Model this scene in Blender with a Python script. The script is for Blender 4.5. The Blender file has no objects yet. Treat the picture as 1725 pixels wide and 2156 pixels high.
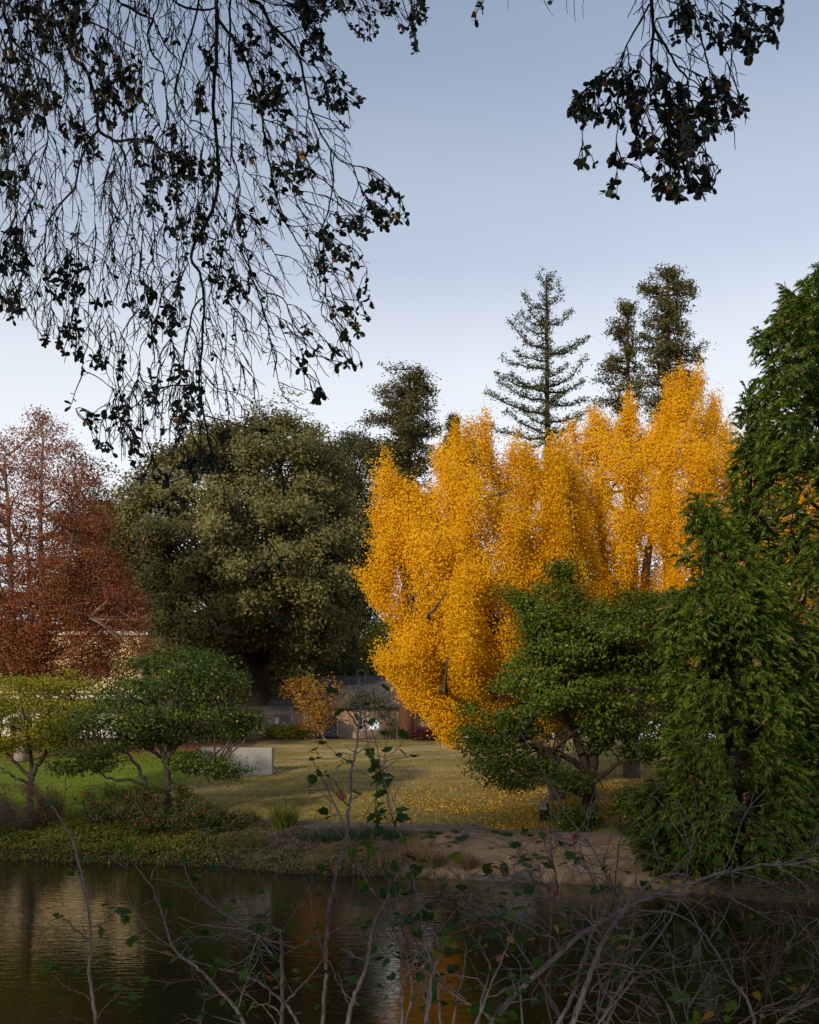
import bpy, math, random
import numpy as np
from mathutils import Vector, noise as mnoise
random.seed(7)
RNG = np.random.default_rng(11)
R = math.radians
scene = bpy.context.scene
COL = scene.collection
EYE, F, CX, HY = 3.6, 2106.3, 862.5, 1600.0      # eye height above the water, lens of the photograph

def W(x, y, Y):
    """a point seen at (x, y) in the 1725 px wide photograph, Y metres away"""
    return np.array([(x - CX) / F * Y, Y, EYE - (y - HY) / F * Y])

def WA(x, y, Y):
    return np.stack([(x - CX) / F * Y, Y, EYE - (y - HY) / F * Y], 1)

# ------------------------------------------------------------------ mesh helpers
def mesh_np(name, verts, quads, smooth=False, attrs=None, k=4):
    me = bpy.data.meshes.new(name)
    verts = np.ascontiguousarray(verts, dtype=np.float32); quads = np.ascontiguousarray(quads, dtype=np.int32)
    nf = len(quads)
    me.vertices.add(len(verts)); me.vertices.foreach_set('co', verts.ravel())
    me.loops.add(nf * k); me.loops.foreach_set('vertex_index', quads.ravel())
    me.polygons.add(nf); me.polygons.foreach_set('loop_start', np.arange(0, nf * k, k, dtype=np.int32))
    if smooth: me.polygons.foreach_set('use_smooth', np.ones(nf, dtype=bool))
    me.update(calc_edges=True)
    for an, (dom, val) in (attrs or {}).items():
        a = me.attributes.new(an, 'FLOAT', dom); a.data.foreach_set('value', np.ascontiguousarray(val, dtype=np.float32))
    return me

def link(name, me, mat=None, parent=None, loc=None):
    o = bpy.data.objects.new(name, me); COL.objects.link(o)
    if mat is not None and me is not None: me.materials.append(mat)
    if parent is not None:
        o.parent = parent
        o.matrix_parent_inverse.identity()
        o.location = (-Vector(parent.location)) if loc is None else loc
    elif loc is not None: o.location = loc
    return o

def tag(o, label=None, cat=None, group=None, kind=None):
    if label: o['label'] = label
    if cat: o['category'] = cat
    if group: o['group'] = group
    if kind: o['kind'] = kind
    return o

def thing(name, label, cat, loc=(0, 0, 0), group=None):
    o = bpy.data.objects.new(name, None); COL.objects.link(o)
    o.location = [float(v) for v in loc]; o.empty_display_size = .2
    return tag(o, label, cat, group)

class MB:
    """collects tubes, boxes and polygons in world space; build() links them as one mesh"""
    def __init__(s): s.v = []; s.f = []; s.n = 0
    def add(s, v, f):
        s.v.extend([tuple(map(float, p)) for p in v]); s.f.extend([tuple(int(i) + s.n for i in q) for q in f]); s.n += len(v)
    def box(s, x0, x1, y0, y1, z0, z1):
        v = [(x, y, z) for z in (z0, z1) for y in (y0, y1) for x in (x0, x1)]
        s.add(v, [(0, 2, 3, 1), (4, 5, 7, 6), (0, 1, 5, 4), (2, 6, 7, 3), (0, 4, 6, 2), (1, 3, 7, 5)])
    def bar(s, a, b, w, h):
        a = Vector(a); b = Vector(b); d = (b - a).normalized()
        up = Vector((0, 0, 1)) if abs(d.z) < .95 else Vector((0, 1, 0))
        x = d.cross(up).normalized() * w / 2; z = x.cross(d).normalized() * h / 2
        v = [p + sx * x + sz * z for p in (a, b) for sx, sz in ((-1, -1), (1, -1), (1, 1), (-1, 1))]
        s.add(v, [(0, 1, 2, 3), (7, 6, 5, 4), (0, 4, 5, 1), (1, 5, 6, 2), (2, 6, 7, 3), (3, 7, 4, 0)])
    def tube(s, pts, rad, sides=5, cap=True):
        pts = np.asarray(pts, float); n = len(pts)
        t = np.gradient(pts, axis=0); t /= np.linalg.norm(t, axis=1, keepdims=True) + 1e-9
        ref = np.array([0.31, 0.9, 0.2]) if abs(t[0, 1]) < .8 else np.array([1., .1, 0])
        u = np.cross(t, ref); u /= np.linalg.norm(u, axis=1, keepdims=True) + 1e-9
        w = np.cross(t, u)
        a = np.arange(sides) * 2 * math.pi / sides
        rad = np.broadcast_to(np.asarray(rad, float), (n,))
        ring = pts[:, None] + rad[:, None, None] * (np.cos(a)[None, :, None] * u[:, None] + np.sin(a)[None, :, None] * w[:, None])
        f = [(i * sides + j, i * sides + (j + 1) % sides, (i + 1) * sides + (j + 1) % sides, (i + 1) * sides + j) for i in range(n - 1) for j in range(sides)]
        if cap: f.append(tuple(range((n - 1) * sides, n * sides))); f.append(tuple(range(sides - 1, -1, -1)))
        s.add(ring.reshape(-1, 3), f)
    def disc_prism(s, c, r, h, n=16, r2=None):
        r2 = r if r2 is None else r2
        a = np.arange(n) * 2 * math.pi / n
        v = [(c[0] + r * math.cos(t), c[1] + r * math.sin(t), c[2]) for t in a] + [(c[0] + r2 * math.cos(t), c[1] + r2 * math.sin(t), c[2] + h) for t in a]
        s.add(v, [(i, (i + 1) % n, n + (i + 1) % n, n + i) for i in range(n)] + [tuple(range(n - 1, -1, -1)), tuple(range(n, 2 * n))])
    def build(s, name, mat, parent=None, smooth=False):
        me = bpy.data.meshes.new(name); me.from_pydata(s.v, [], s.f)
        if smooth: me.polygons.foreach_set('use_smooth', np.ones(len(s.f), dtype=bool))
        me.update()
        return link(name, me, mat, parent)

def spline(pts, n):
    """Catmull-Rom through pts, n samples"""
    p = np.asarray(pts, float)
    if len(p) == 2: p = np.array([p[0], (p[0] + p[1]) / 2, p[1]])
    q = np.vstack([2 * p[0] - p[1], p, 2 * p[-1] - p[-2]])
    out = []
    for t in np.linspace(0, len(p) - 1 - 1e-6, n):
        i = int(t); u = t - i
        a, b, c, d = q[i], q[i + 1], q[i + 2], q[i + 3]
        out.append(.5 * (2 * b + (c - a) * u + (2 * a - 5 * b + 4 * c - d) * u * u + (3 * b - a - 3 * c + d) * u ** 3))
    return np.array(out)

def nrm(a): return a / (np.linalg.norm(a, axis=-1, keepdims=True) + 1e-9)

def leaf_quads(c, nor, L, Wd, udir=None, fold=.15, upos=.0):
    """one diamond leaf per centre: c (n,3), normals, lengths, widths; udir = leaf direction"""
    n = len(c)
    if udir is None: udir = RNG.normal(size=(n, 3))
    v = nrm(np.cross(nor, udir)); u = np.cross(v, nor); nn = np.cross(u, v)
    L = np.broadcast_to(L, (n,))[:, None]; Wd = np.broadcast_to(Wd, (n,))[:, None]
    a = c - u * L * .5; b = c + v * Wd * .5 + nn * L * fold + u * L * upos; d = c + u * L * .5; e = c - v * Wd * .5 + nn * L * fold + u * L * upos
    return np.stack([a, b, d, e], 1).reshape(-1, 3), np.arange(n * 4).reshape(-1, 4)

# ------------------------------------------------------------------ materials
def mat(name):
    m = bpy.data.materials.new(name); m.use_nodes = True
    nt = m.node_tree; nt.nodes.clear()
    out = nt.nodes.new('ShaderNodeOutputMaterial')
    return m, nt, out
def ND(nt, kind, **kw):
    n = nt.nodes.new(kind)
    for k, v in kw.items():
        if k.startswith('i_'): n.inputs[k[2:].replace('_', ' ')].default_value = v
        else: setattr(n, k, v)
    return n
def ramp(nt, stops):
    r = nt.nodes.new('ShaderNodeValToRGB'); e = r.color_ramp.elements
    while len(e) < len(stops): e.new(.5)
    for k, (p, c) in enumerate(stops): e[k].position = p; e[k].color = (*c, 1)
    return r
def leaf_mat(name, stops, trans=.3, rough=.5, spec=.3, tcol=1.25):
    m, nt, out = mat(name)
    at = ND(nt, 'ShaderNodeAttribute', attribute_name='tint')
    rp = ramp(nt, stops); nt.links.new(at.outputs['Fac'], rp.inputs['Fac'])
    p = ND(nt, 'ShaderNodeBsdfPrincipled', i_Roughness=rough); p.inputs['Specular IOR Level'].default_value = spec
    nt.links.new(rp.outputs['Color'], p.inputs['Base Color'])
    tr = ND(nt, 'ShaderNodeBsdfTranslucent')
    hs = ND(nt, 'ShaderNodeHueSaturation', i_Saturation=1.1, i_Value=tcol)
    nt.links.new(rp.outputs['Color'], hs.inputs['Color']); nt.links.new(hs.outputs['Color'], tr.inputs['Color'])
    mx = ND(nt, 'ShaderNodeMixShader'); mx.inputs[0].default_value = trans
    nt.links.new(p.outputs[0], mx.inputs[1]); nt.links.new(tr.outputs[0], mx.inputs[2]); nt.links.new(mx.outputs[0], out.inputs['Surface'])
    return m
def noisy_mat(name, c0, c1, scale=4, rough=.85, bump=.3, stretch=(1, 1, 1), detail=6, spec=.2, lo=.3, hi=.7, metal=0, bdist=.02):
    m, nt, out = mat(name)
    tc = ND(nt, 'ShaderNodeNewGeometry')
    mp = ND(nt, 'ShaderNodeMapping'); mp.inputs['Scale'].default_value = stretch
    nt.links.new(tc.outputs['Position'], mp.inputs['Vector'])
    nz = ND(nt, 'ShaderNodeTexNoise', i_Scale=scale, i_Detail=detail, i_Roughness=.65); nt.links.new(mp.outputs[0], nz.inputs['Vector'])
    rp = ramp(nt, [(lo, c0), (hi, c1)]); nt.links.new(nz.outputs['Fac'], rp.inputs['Fac'])
    p = ND(nt, 'ShaderNodeBsdfPrincipled', i_Roughness=rough, i_Metallic=metal); p.inputs['Specular IOR Level'].default_value = spec
    nt.links.new(rp.outputs['Color'], p.inputs['Base Color'])
    if bump:
        b = ND(nt, 'ShaderNodeBump', i_Strength=bump, i_Distance=bdist); nt.links.new(nz.outputs['Fac'], b.inputs['Height']); nt.links.new(b.outputs[0], p.inputs['Normal'])
    nt.links.new(p.outputs[0], out.inputs['Surface'])
    return m

M = {}
M['ginkgo'] = leaf_mat('ginkgo_leaf', [(0, (.40, .185, .006)), (.35, (.70, .36, .008)), (.7, (.84, .47, .010)), (1, (.90, .60, .03))], .30, .6, .10, 1.08)
M['oak'] = leaf_mat('oak_leaf', [(0, (.058, .056, .015)), (.5, (.155, .145, .048)), (.93, (.26, .235, .090)), (1, (.40, .20, .03))], .16, .6, .2)
M['darkgreen'] = leaf_mat('dark_evergreen_leaf', [(0, (.024, .030, .010)), (.6, (.070, .074, .022)), (1, (.13, .12, .035))], .18, .6, .2)
M['red'] = leaf_mat('russet_leaf', [(0, (.12, .038, .018)), (.5, (.25, .088, .036)), (.85, (.34, .14, .06)), (1, (.34, .06, .035))], .25, .6, .12)
M['maple'] = leaf_mat('glossy_green_leaf', [(0, (.028, .054, .009)), (.5, (.076, .118, .018)), (.87, (.15, .18, .026)), (.96, (.34, .29, .02)), (1, (.62, .38, .02))], .2, .5, .2)
M['maple2'] = leaf_mat('green_leaf_turning', [(0, (.030, .056, .007)), (.45, (.080, .122, .014)), (.8, (.165, .19, .020)), (.95, (.36, .29, .02)), (1, (.60, .36, .015))], .2, .5, .2)
M['yelgreen'] = leaf_mat('yellow_green_leaf', [(0, (.10, .115, .010)), (.5, (.25, .245, .020)), (1, (.45, .34, .022))], .3, .5, .2)
M['cedar'] = leaf_mat('feathery_evergreen_needle', [(0, (.024, .046, .007)), (.5, (.074, .118, .015)), (.9, (.170, .215, .032)), (.965, (.20, .21, .035)), (1, (.32, .19, .09))], .15, .6, .12)
M['redwood'] = leaf_mat('redwood_needle', [(0, (.050, .052, .018)), (.5, (.115, .108, .038)), (1, (.20, .17, .060))], .18, .6, .15)
M['fir'] = leaf_mat('conifer_needle', [(0, (.040, .050, .022)), (.6, (.095, .105, .044)), (1, (.16, .15, .06))], .15, .6, .15)
M['orange'] = leaf_mat('orange_autumn_leaf', [(0, (.16, .07, .012)), (.5, (.34, .16, .02)), (1, (.46, .25, .03))], .3, .5, .2)
M['greygreen'] = leaf_mat('grey_green_leaf', [(0, (.05, .06, .03)), (1, (.14, .15, .08))], .2, .5, .2)
M['purple'] = leaf_mat('purple_leaf', [(0, (.06, .012, .014)), (1, (.20, .04, .035))], .25, .5, .2)
M['rose'] = leaf_mat('rose_bush_leaf', [(0, (.026, .040, .008)), (.6, (.092, .110, .024)), (1, (.20, .19, .055))], .2, .5, .2)
M['ivy'] = leaf_mat('ivy_leaf', [(0, (.050, .062, .007)), (.5, (.140, .152, .016)), (.9, (.235, .215, .026)), (1, (.36, .26, .06))], .2, .55, .15)
M['drybrush'] = leaf_mat('dry_brush_leaf', [(0, (.075, .048, .032)), (.5, (.16, .11, .078)), (1, (.27, .20, .145))], .15, .7, .1)
M['redbrush'] = leaf_mat('reddish_brush_leaf', [(0, (.085, .038, .026)), (.6, (.19, .088, .058)), (1, (.24, .18, .12))], .15, .7, .1)
M['grassblade'] = leaf_mat('grass_blade', [(0, (.05, .075, .010)), (.6, (.14, .17, .022)), (1, (.34, .28, .08))], .25, .5, .2)
M['drygrass'] = leaf_mat('dry_grass_blade', [(0, (.16, .10, .045)), (1, (.38, .26, .12))], .2, .7, .1)
M['strap'] = leaf_mat('strap_leaf', [(0, (.020, .044, .016)), (1, (.075, .12, .04))], .15, .5, .25)
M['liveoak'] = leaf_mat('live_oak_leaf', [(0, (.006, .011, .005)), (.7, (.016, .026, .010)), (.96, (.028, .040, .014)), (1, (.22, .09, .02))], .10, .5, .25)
M['currant'] = leaf_mat('shrub_leaf', [(0, (.016, .044, .010)), (.55, (.048, .098, .016)), (.75, (.11, .135, .018)), (.88, (.27, .15, .025)), (.95, (.30, .125, .05)), (1, (.17, .026, .018))], .3, .55, .12)
M['fallen'] = leaf_mat('fallen_leaf', [(0, (.40, .19, .03)), (.6, (.72, .42, .05)), (1, (.80, .55, .12))], .1, .7, .1)
M['petal'] = noisy_mat('red_petal', (.50, .012, .02), (.66, .03, .045), 20, .6, 0)
M['bark'] = noisy_mat('dark_bark', (.022, .016, .012), (.075, .055, .040), 5, .95, .8, (4, 4, .7))
M['palebark'] = noisy_mat('pale_bark', (.16, .115, .085), (.34, .26, .20), 4, .9, .5, (3, 3, .8))
M['redbark'] = noisy_mat('redwood_bark', (.040, .017, .011), (.17, .075, .042), 5, .95, .9, (5, 5, .35))
M['greybark'] = noisy_mat('grey_bark', (.055, .045, .036), (.16, .13, .10), 7, .9, .8, (4, 4, .8))
M['twig'] = noisy_mat('oak_twig', (.010, .008, .007), (.028, .022, .019), 30, .9, .3)
M['stem'] = noisy_mat('shrub_stem', (.085, .066, .066), (.245, .200, .195), 60, .75, .5, (1, 1, .5), bdist=.003)
M['redstem'] = noisy_mat('young_shrub_stem', (.070, .036, .028), (.15, .085, .065), 60, .7, .3, bdist=.003)
M['stucco'] = noisy_mat('peach_stucco', (.50, .34, .22), (.58, .41, .28), 14, .9, .25)
M['cream'] = noisy_mat('cream_stucco', (.66, .50, .25), (.72, .56, .30), 8, .9, .2)
M['white'] = noisy_mat('white_paint', (.66, .62, .56), (.76, .73, .68), 3, .6, .1)
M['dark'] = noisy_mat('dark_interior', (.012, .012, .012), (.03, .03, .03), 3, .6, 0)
M['conc'] = noisy_mat('rough_concrete', (.21, .198, .185), (.34, .325, .305), 16, .9, .5, detail=9)
M['edge'] = noisy_mat('weathered_concrete', (.075, .062, .050), (.17, .145, .12), 6, .9, .6)
M['wood'] = noisy_mat('weathered_wood', (.13, .10, .06), (.27, .21, .125), 3, .9, .4, (7, 7, .5))
M['benchwood'] = noisy_mat('bench_wood', (.20, .15, .12), (.34, .27, .21), 4, .8, .3, (.6, 8, 8))
M['brownfence'] = noisy_mat('brown_fence_wood', (.10, .065, .045), (.20, .135, .095), 3, .9, .4, (7, 7, .5))
M['metal'] = noisy_mat('galvanised_steel', (.24, .24, .235), (.36, .36, .35), 9, .5, .1, metal=.6)
M['blackmetal'] = noisy_mat('black_metal', (.008, .008, .009), (.018, .018, .020), 8, .45, .1)
M['bin'] = noisy_mat('blue_black_steel', (.016, .022, .036), (.040, .050, .072), 2, .55, .2)
M['rock'] = noisy_mat('bank_rock', (.06, .05, .045), (.17, .145, .12), 5, .95, .8, bdist=.06)
M['signwhite'] = noisy_mat('sign_white', (.74, .74, .70), (.80, .80, .76), 5, .5, 0)
M['ink'] = noisy_mat('sign_ink', (.01, .01, .01), (.02, .02, .02), 5, .5, 0)
M['orangeplastic'] = noisy_mat('orange_plastic', (.65, .12, .015), (.75, .16, .02), 5, .5, 0)
M['panelgreen'] = noisy_mat('pale_green_panel', (.30, .40, .33), (.46, .52, .46), 26, .4, 0)
M['carblue'] = noisy_mat('blue_car_paint', (.05, .09, .16), (.07, .12, .2), 2, .25, 0, spec=.5)
def glass_mat():
    m, nt, out = mat('window_glass')
    p = ND(nt, 'ShaderNodeBsdfPrincipled', i_Roughness=.35); p.inputs['Base Color'].default_value = (.17, .12, .06, 1)
    p.inputs['Specular IOR Level'].default_value = .15
    nt.links.new(p.outputs[0], out.inputs['Surface']); return m
M['glass'] = glass_mat()
def shingle_mat():
    m, nt, out = mat('grey_shingles')
    g = ND(nt, 'ShaderNodeNewGeometry'); sx = ND(nt, 'ShaderNodeSeparateXYZ'); nt.links.new(g.outputs['Position'], sx.inputs[0])
    cb = ND(nt, 'ShaderNodeCombineXYZ'); nt.links.new(sx.outputs['X'], cb.inputs['X']); nt.links.new(sx.outputs['Z'], cb.inputs['Y'])
    br = ND(nt, 'ShaderNodeTexBrick', i_Scale=1.0); br.inputs['Brick Width'].default_value = .42; br.inputs['Row Height'].default_value = .11
    br.inputs['Mortar Size'].default_value = .014; br.inputs['Color1'].default_value = (.085, .078, .080, 1); br.inputs['Color2'].default_value = (.125, .115, .118, 1); br.inputs['Mortar'].default_value = (.035, .032, .034, 1)
    nt.links.new(cb.outputs[0], br.inputs['Vector'])
    nz = ND(nt, 'ShaderNodeTexNoise', i_Scale=1.2, i_Detail=4); nt.links.new(g.outputs['Position'], nz.inputs['Vector'])
    mx = ND(nt, 'ShaderNodeMixRGB', blend_type='MULTIPLY'); mx.inputs[0].default_value = .6
    rp = ramp(nt, [(.3, (.6, .6, .6)), (.7, (1.2, 1.15, 1.1))]); nt.links.new(nz.outputs['Fac'], rp.inputs[0])
    nt.links.new(br.outputs['Color'], mx.inputs[1]); nt.links.new(rp.outputs[0], mx.inputs[2])
    p = ND(nt, 'ShaderNodeBsdfPrincipled', i_Roughness=.9); nt.links.new(mx.outputs[0], p.inputs['Base Color'])
    b = ND(nt, 'ShaderNodeBump', i_Strength=.5, i_Distance=.02); nt.links.new(br.outputs['Fac'], b.inputs['Height']); b.invert = True; nt.links.new(b.outputs[0], p.inputs['Normal'])
    nt.links.new(p.outputs[0], out.inputs['Surface']); return m
M['shingle'] = shingle_mat()
def water_mat():
    m, nt, out = mat('lake_water')
    g = ND(nt, 'ShaderNodeNewGeometry')
    p = ND(nt, 'ShaderNodeBsdfPrincipled', i_Roughness=.025, i_IOR=1.333); p.inputs['Base Color'].default_value = (.007, .006, .003, 1); p.inputs['Specular IOR Level'].default_value = .42
    mp = ND(nt, 'ShaderNodeMapping'); mp.inputs['Scale'].default_value = (.55, 1.6, 1); mp.inputs['Rotation'].default_value = (0, 0, .12); nt.links.new(g.outputs['Position'], mp.inputs['Vector'])
    n1 = ND(nt, 'ShaderNodeTexNoise', i_Scale=3.0, i_Detail=4, i_Roughness=.5, i_Distortion=.4); nt.links.new(mp.outputs[0], n1.inputs['Vector'])
    n2 = ND(nt, 'ShaderNodeTexNoise', i_Scale=9.0, i_Detail=2, i_Roughness=.5); nt.links.new(mp.outputs[0], n2.inputs['Vector'])
    n3 = ND(nt, 'ShaderNodeTexNoise', i_Scale=.12, i_Detail=2); nt.links.new(g.outputs['Position'], n3.inputs['Vector'])
    rp = ramp(nt, [(.35, (.45, .45, .45)), (.65, (1, 1, 1))]); nt.links.new(n3.outputs['Fac'], rp.inputs[0])
    ad = ND(nt, 'ShaderNodeMath', operation='MULTIPLY_ADD'); ad.inputs[1].default_value = .28; nt.links.new(n2.outputs['Fac'], ad.inputs[0]); nt.links.new(n1.outputs['Fac'], ad.inputs[2])
    ml = ND(nt, 'ShaderNodeMath', operation='MULTIPLY'); nt.links.new(ad.outputs[0], ml.inputs[0]); nt.links.new(rp.outputs[0], ml.inputs[1])
    b = ND(nt, 'ShaderNodeBump', i_Strength=1.0, i_Distance=.0115); nt.links.new(ml.outputs[0], b.inputs['Height']); nt.links.new(b.outputs[0], p.inputs['Normal'])
    nt.links.new(p.outputs[0], out.inputs['Surface']); return m
M['water'] = water_mat()
def ground_mat():
    m, nt, out = mat('park_ground'); L = nt.links
    g = ND(nt, 'ShaderNodeNewGeometry')
    def nz(scale, detail=5, st=(1, 1, 1), rough=.6):
        mp = ND(nt, 'ShaderNodeMapping'); mp.inputs['Scale'].default_value = st; L.new(g.outputs['Position'], mp.inputs['Vector'])
        n = ND(nt, 'ShaderNodeTexNoise', i_Scale=scale, i_Detail=detail, i_Roughness=rough); L.new(mp.outputs[0], n.inputs['Vector']); return n.outputs['Fac']
    def mixc(f, a, b):
        x = ND(nt, 'ShaderNodeMixRGB'); L.new(f, x.inputs[0]); L.new(a, x.inputs[1]); L.new(b, x.inputs[2]); return x.outputs[0]
    def rmp(f, stops):
        r = ramp(nt, stops); L.new(f, r.inputs[0]); return r.outputs[0]
    def att(n): return ND(nt, 'ShaderNodeAttribute', attribute_name=n).outputs['Fac']
    fine = nz(14, 4, (.5, 1.6, 1)); streak = nz(.55, 5, (.28, 1.1, 1)); mid = nz(1.6, 5)
    lawn = rmp(fine, [(.3, (.155, .125, .034)), (.55, (.245, .195, .058)), (.75, (.32, .25, .085))])
    dry = rmp(fine, [(.3, (.34, .25, .11)), (.7, (.50, .37, .18))])
    sel = rmp(streak, [(.46, (0, 0, 0)), (.60, (1, 1, 1))])
    da = ND(nt, 'ShaderNodeMath', operation='MULTIPLY'); L.new(sel, da.inputs[0]); L.new(att('dry'), da.inputs[1])
    c = mixc(da.outputs[0], lawn, dry)
    lush = rmp(fine, [(.3, (.085, .135, .010)), (.7, (.19, .255, .022))])
    c = mixc(att('lush'), c, lush)
    mulch = rmp(nz(9, 6), [(.3, (.075, .038, .022)), (.5, (.15, .085, .05)), (.72, (.27, .17, .11))])
    c = mixc(att('mulch'), c, mulch)
    dirt = rmp(mid, [(.3, (.20, .120, .064)), (.5, (.305, .195, .110)), (.75, (.42, .285, .170))])
    c = mixc(att('dirt'), c, dirt)
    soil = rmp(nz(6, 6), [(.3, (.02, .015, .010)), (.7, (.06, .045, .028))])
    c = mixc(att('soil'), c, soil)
    p = ND(nt, 'ShaderNodeBsdfPrincipled', i_Roughness=.95); p.inputs['Specular IOR Level'].default_value = .1; L.new(c, p.inputs['Base Color'])
    hb = nz(11, 6)
    b = ND(nt, 'ShaderNodeBump', i_Strength=.7, i_Distance=.06); L.new(hb, b.inputs['Height']); L.new(b.outputs[0], p.inputs['Normal'])
    L.new(p.outputs[0], out.inputs['Surface']); return m
M['ground'] = ground_mat()

# ------------------------------------------------------------------ terrain
SHX = [-400, -40, -14.9, -6.1, -3.9, 0, 3.05, 5.9, 8.9, 10.4, 20, 60, 400]
SHY = [44, 41, 36.2, 33.7, 31.8, 30.7, 29.6, 28.6, 25.6, 25.0, 24, 22, 20]
def shore(X): return np.interp(X, SHX, SHY)
def n2(X, Y, s, z=0.):
    X = np.atleast_1d(X); Y = np.atleast_1d(Y)
    return np.array([mnoise.noise((float(a) * s, float(b) * s, z)) for a, b in zip(X.ravel(), Y.ravel())]).reshape(X.shape)
def gz0(X, Y):
    """height of the far side and of the near bank without small bumps"""
    X = np.asarray(X, float); Y = np.asarray(Y, float)
    d = Y - shore(X)
    w = np.maximum(4.6 - np.clip((X - 4) * .0, 0, 1), 1)
    bank = np.where(d < 0, np.maximum(d * .9, -1.6), np.where(d < .25, d * 1.0, .25 + .87 * (1 - (1 - np.clip((d - .25) / (w - .25), 0, 1)) ** 1.35)))
    yb = shore(X) + w
    lawn = 1.12 + np.clip(Y - yb, 0, None) * ((5.05 - 1.12) / (68 - yb)) * (Y < 68) + (Y >= 68) * (3.93 + (Y - 68) * .02)
    far = np.where(d < w, bank, lawn)
    near = np.interp(Y, [-500, 1.2, 4, 7, 10, 14], [2, 2.0, 1.35, .75, -.3, -1.6])
    return np.where(Y < 17, near, np.maximum(far, -1.6))
def gz(x, y): return float(gz0(np.array([x]), np.array([y]))[0])

def build_ground():
    xs = np.concatenate([[-400, -250, -150, -90, -60, -45], np.linspace(-34, 34, 300), [45, 60, 90, 150, 250, 400]])
    ys = np.concatenate([[-400, -200, -80, -30], np.linspace(-12, 20, 50), np.linspace(20.6, 40, 120), np.linspace(40.3, 76, 100), [80, 90, 110, 150, 220, 320, 500]])
    X, Y = np.meshgrid(xs, ys)
    Z = gz0(X, Y)
    d = Y - shore(X)
    nb = n2(X, Y, .45); nf = n2(X, Y, 1.7, 3.)
    onbank = np.clip(1 - abs(d - 2.2) / 2.6, 0, 1)
    Z = Z + onbank * (nb * .14 + nf * .07) + np.where((d > 5), nb * .05, 0)
    yb = shore(X) + 4.6
    nz1 = n2(X, Y, .30, 7.); nz2 = n2(X, Y, .9, 2.)
    sm = lambda a, lo, hi: np.clip((a - lo) / (hi - lo), 0, 1)
    near = Y < 17
    dirt = sm(X + nz1 * 1.2, -.9, .9) * (1 - sm(X, 9, 11)) * (1 - sm(d - 4.6 + nz2 * .15, -.05, .15)) * (d > -3)
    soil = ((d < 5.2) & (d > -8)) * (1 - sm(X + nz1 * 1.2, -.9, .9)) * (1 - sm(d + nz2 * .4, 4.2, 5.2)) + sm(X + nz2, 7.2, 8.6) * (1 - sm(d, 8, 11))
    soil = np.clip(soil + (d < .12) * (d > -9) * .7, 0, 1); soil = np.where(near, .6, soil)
    lush = sm(-(X + 11.2 + nz1 * 1.5 - (Y - 50) * .10), 0, 1.1) * (Y > 38) * (1 - sm(Y, 60, 63))
    lush = np.maximum(lush, (abs(X + 6.5) < 2.0) * (abs(Y - 65.5) < .8) * .6); lush = np.maximum(lush, (abs(X + 2.2) < 2.2) * (abs(Y - 66.4) < .6) * .7)
    mulch = sm(Y + nz1 * 2.5 + np.where(X < -10, 5.5, 0), 66.5, 68) * (d > 10)
    dry = np.clip(sm(Y, 39, 55) * .9 + .12, 0, 1) * (1 - sm(X - 6 + nz1, 0, 6) * .6)
    v = np.stack([X, Y, Z], -1).reshape(-1, 3)
    ny, nx = X.shape
    i = np.arange(ny - 1)[:, None] * nx + np.arange(nx - 1)[None]
    q = np.stack([i, i + 1, i + nx + 1, i + nx], -1).reshape(-1, 4)
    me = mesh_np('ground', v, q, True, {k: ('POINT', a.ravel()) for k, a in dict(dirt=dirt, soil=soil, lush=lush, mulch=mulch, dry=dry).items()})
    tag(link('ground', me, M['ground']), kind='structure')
build_ground()
wm = mesh_np('lake_water', [(-400, 2, 0), (400, 2, 0), (400, 60, 0), (-400, 60, 0)], [(0, 1, 2, 3)])
tag(link('lake_water', wm, M['water']), kind='structure')

# ------------------------------------------------------------------ foliage from an outline with real depth
def inside(poly, x, y):
    p = np.asarray(poly, float); r = np.zeros(len(x), bool); j = len(p) - 1
    for i in range(len(p)):
        xi, yi = p[i]; xj, yj = p[j]
        c = ((yi > y) != (yj > y)) & (x < (xj - xi) * (y - yi) / (yj - yi + 1e-12) + xi)
        r ^= c; j = i
    return r
def edge_dist(poly, x, y):
    p = np.asarray(poly, float); q = np.roll(p, -1, 0); best = np.full(len(x), 1e9)
    for a, b in zip(p, q):
        ab = b - a; t = np.clip(((x - a[0]) * ab[0] + (y - a[1]) * ab[1]) / (ab @ ab + 1e-9), 0, 1)
        best = np.minimum(best, np.hypot(x - a[0] - t * ab[0], y - a[1] - t * ab[1]))
    return best
def noise_at(p, f, off=0.):
    f = np.broadcast_to(f, (3,))
    return np.array([mnoise.noise((a[0] * f[0] + off, a[1] * f[1] + off * .7, a[2] * f[2])) for a in p])
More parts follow.
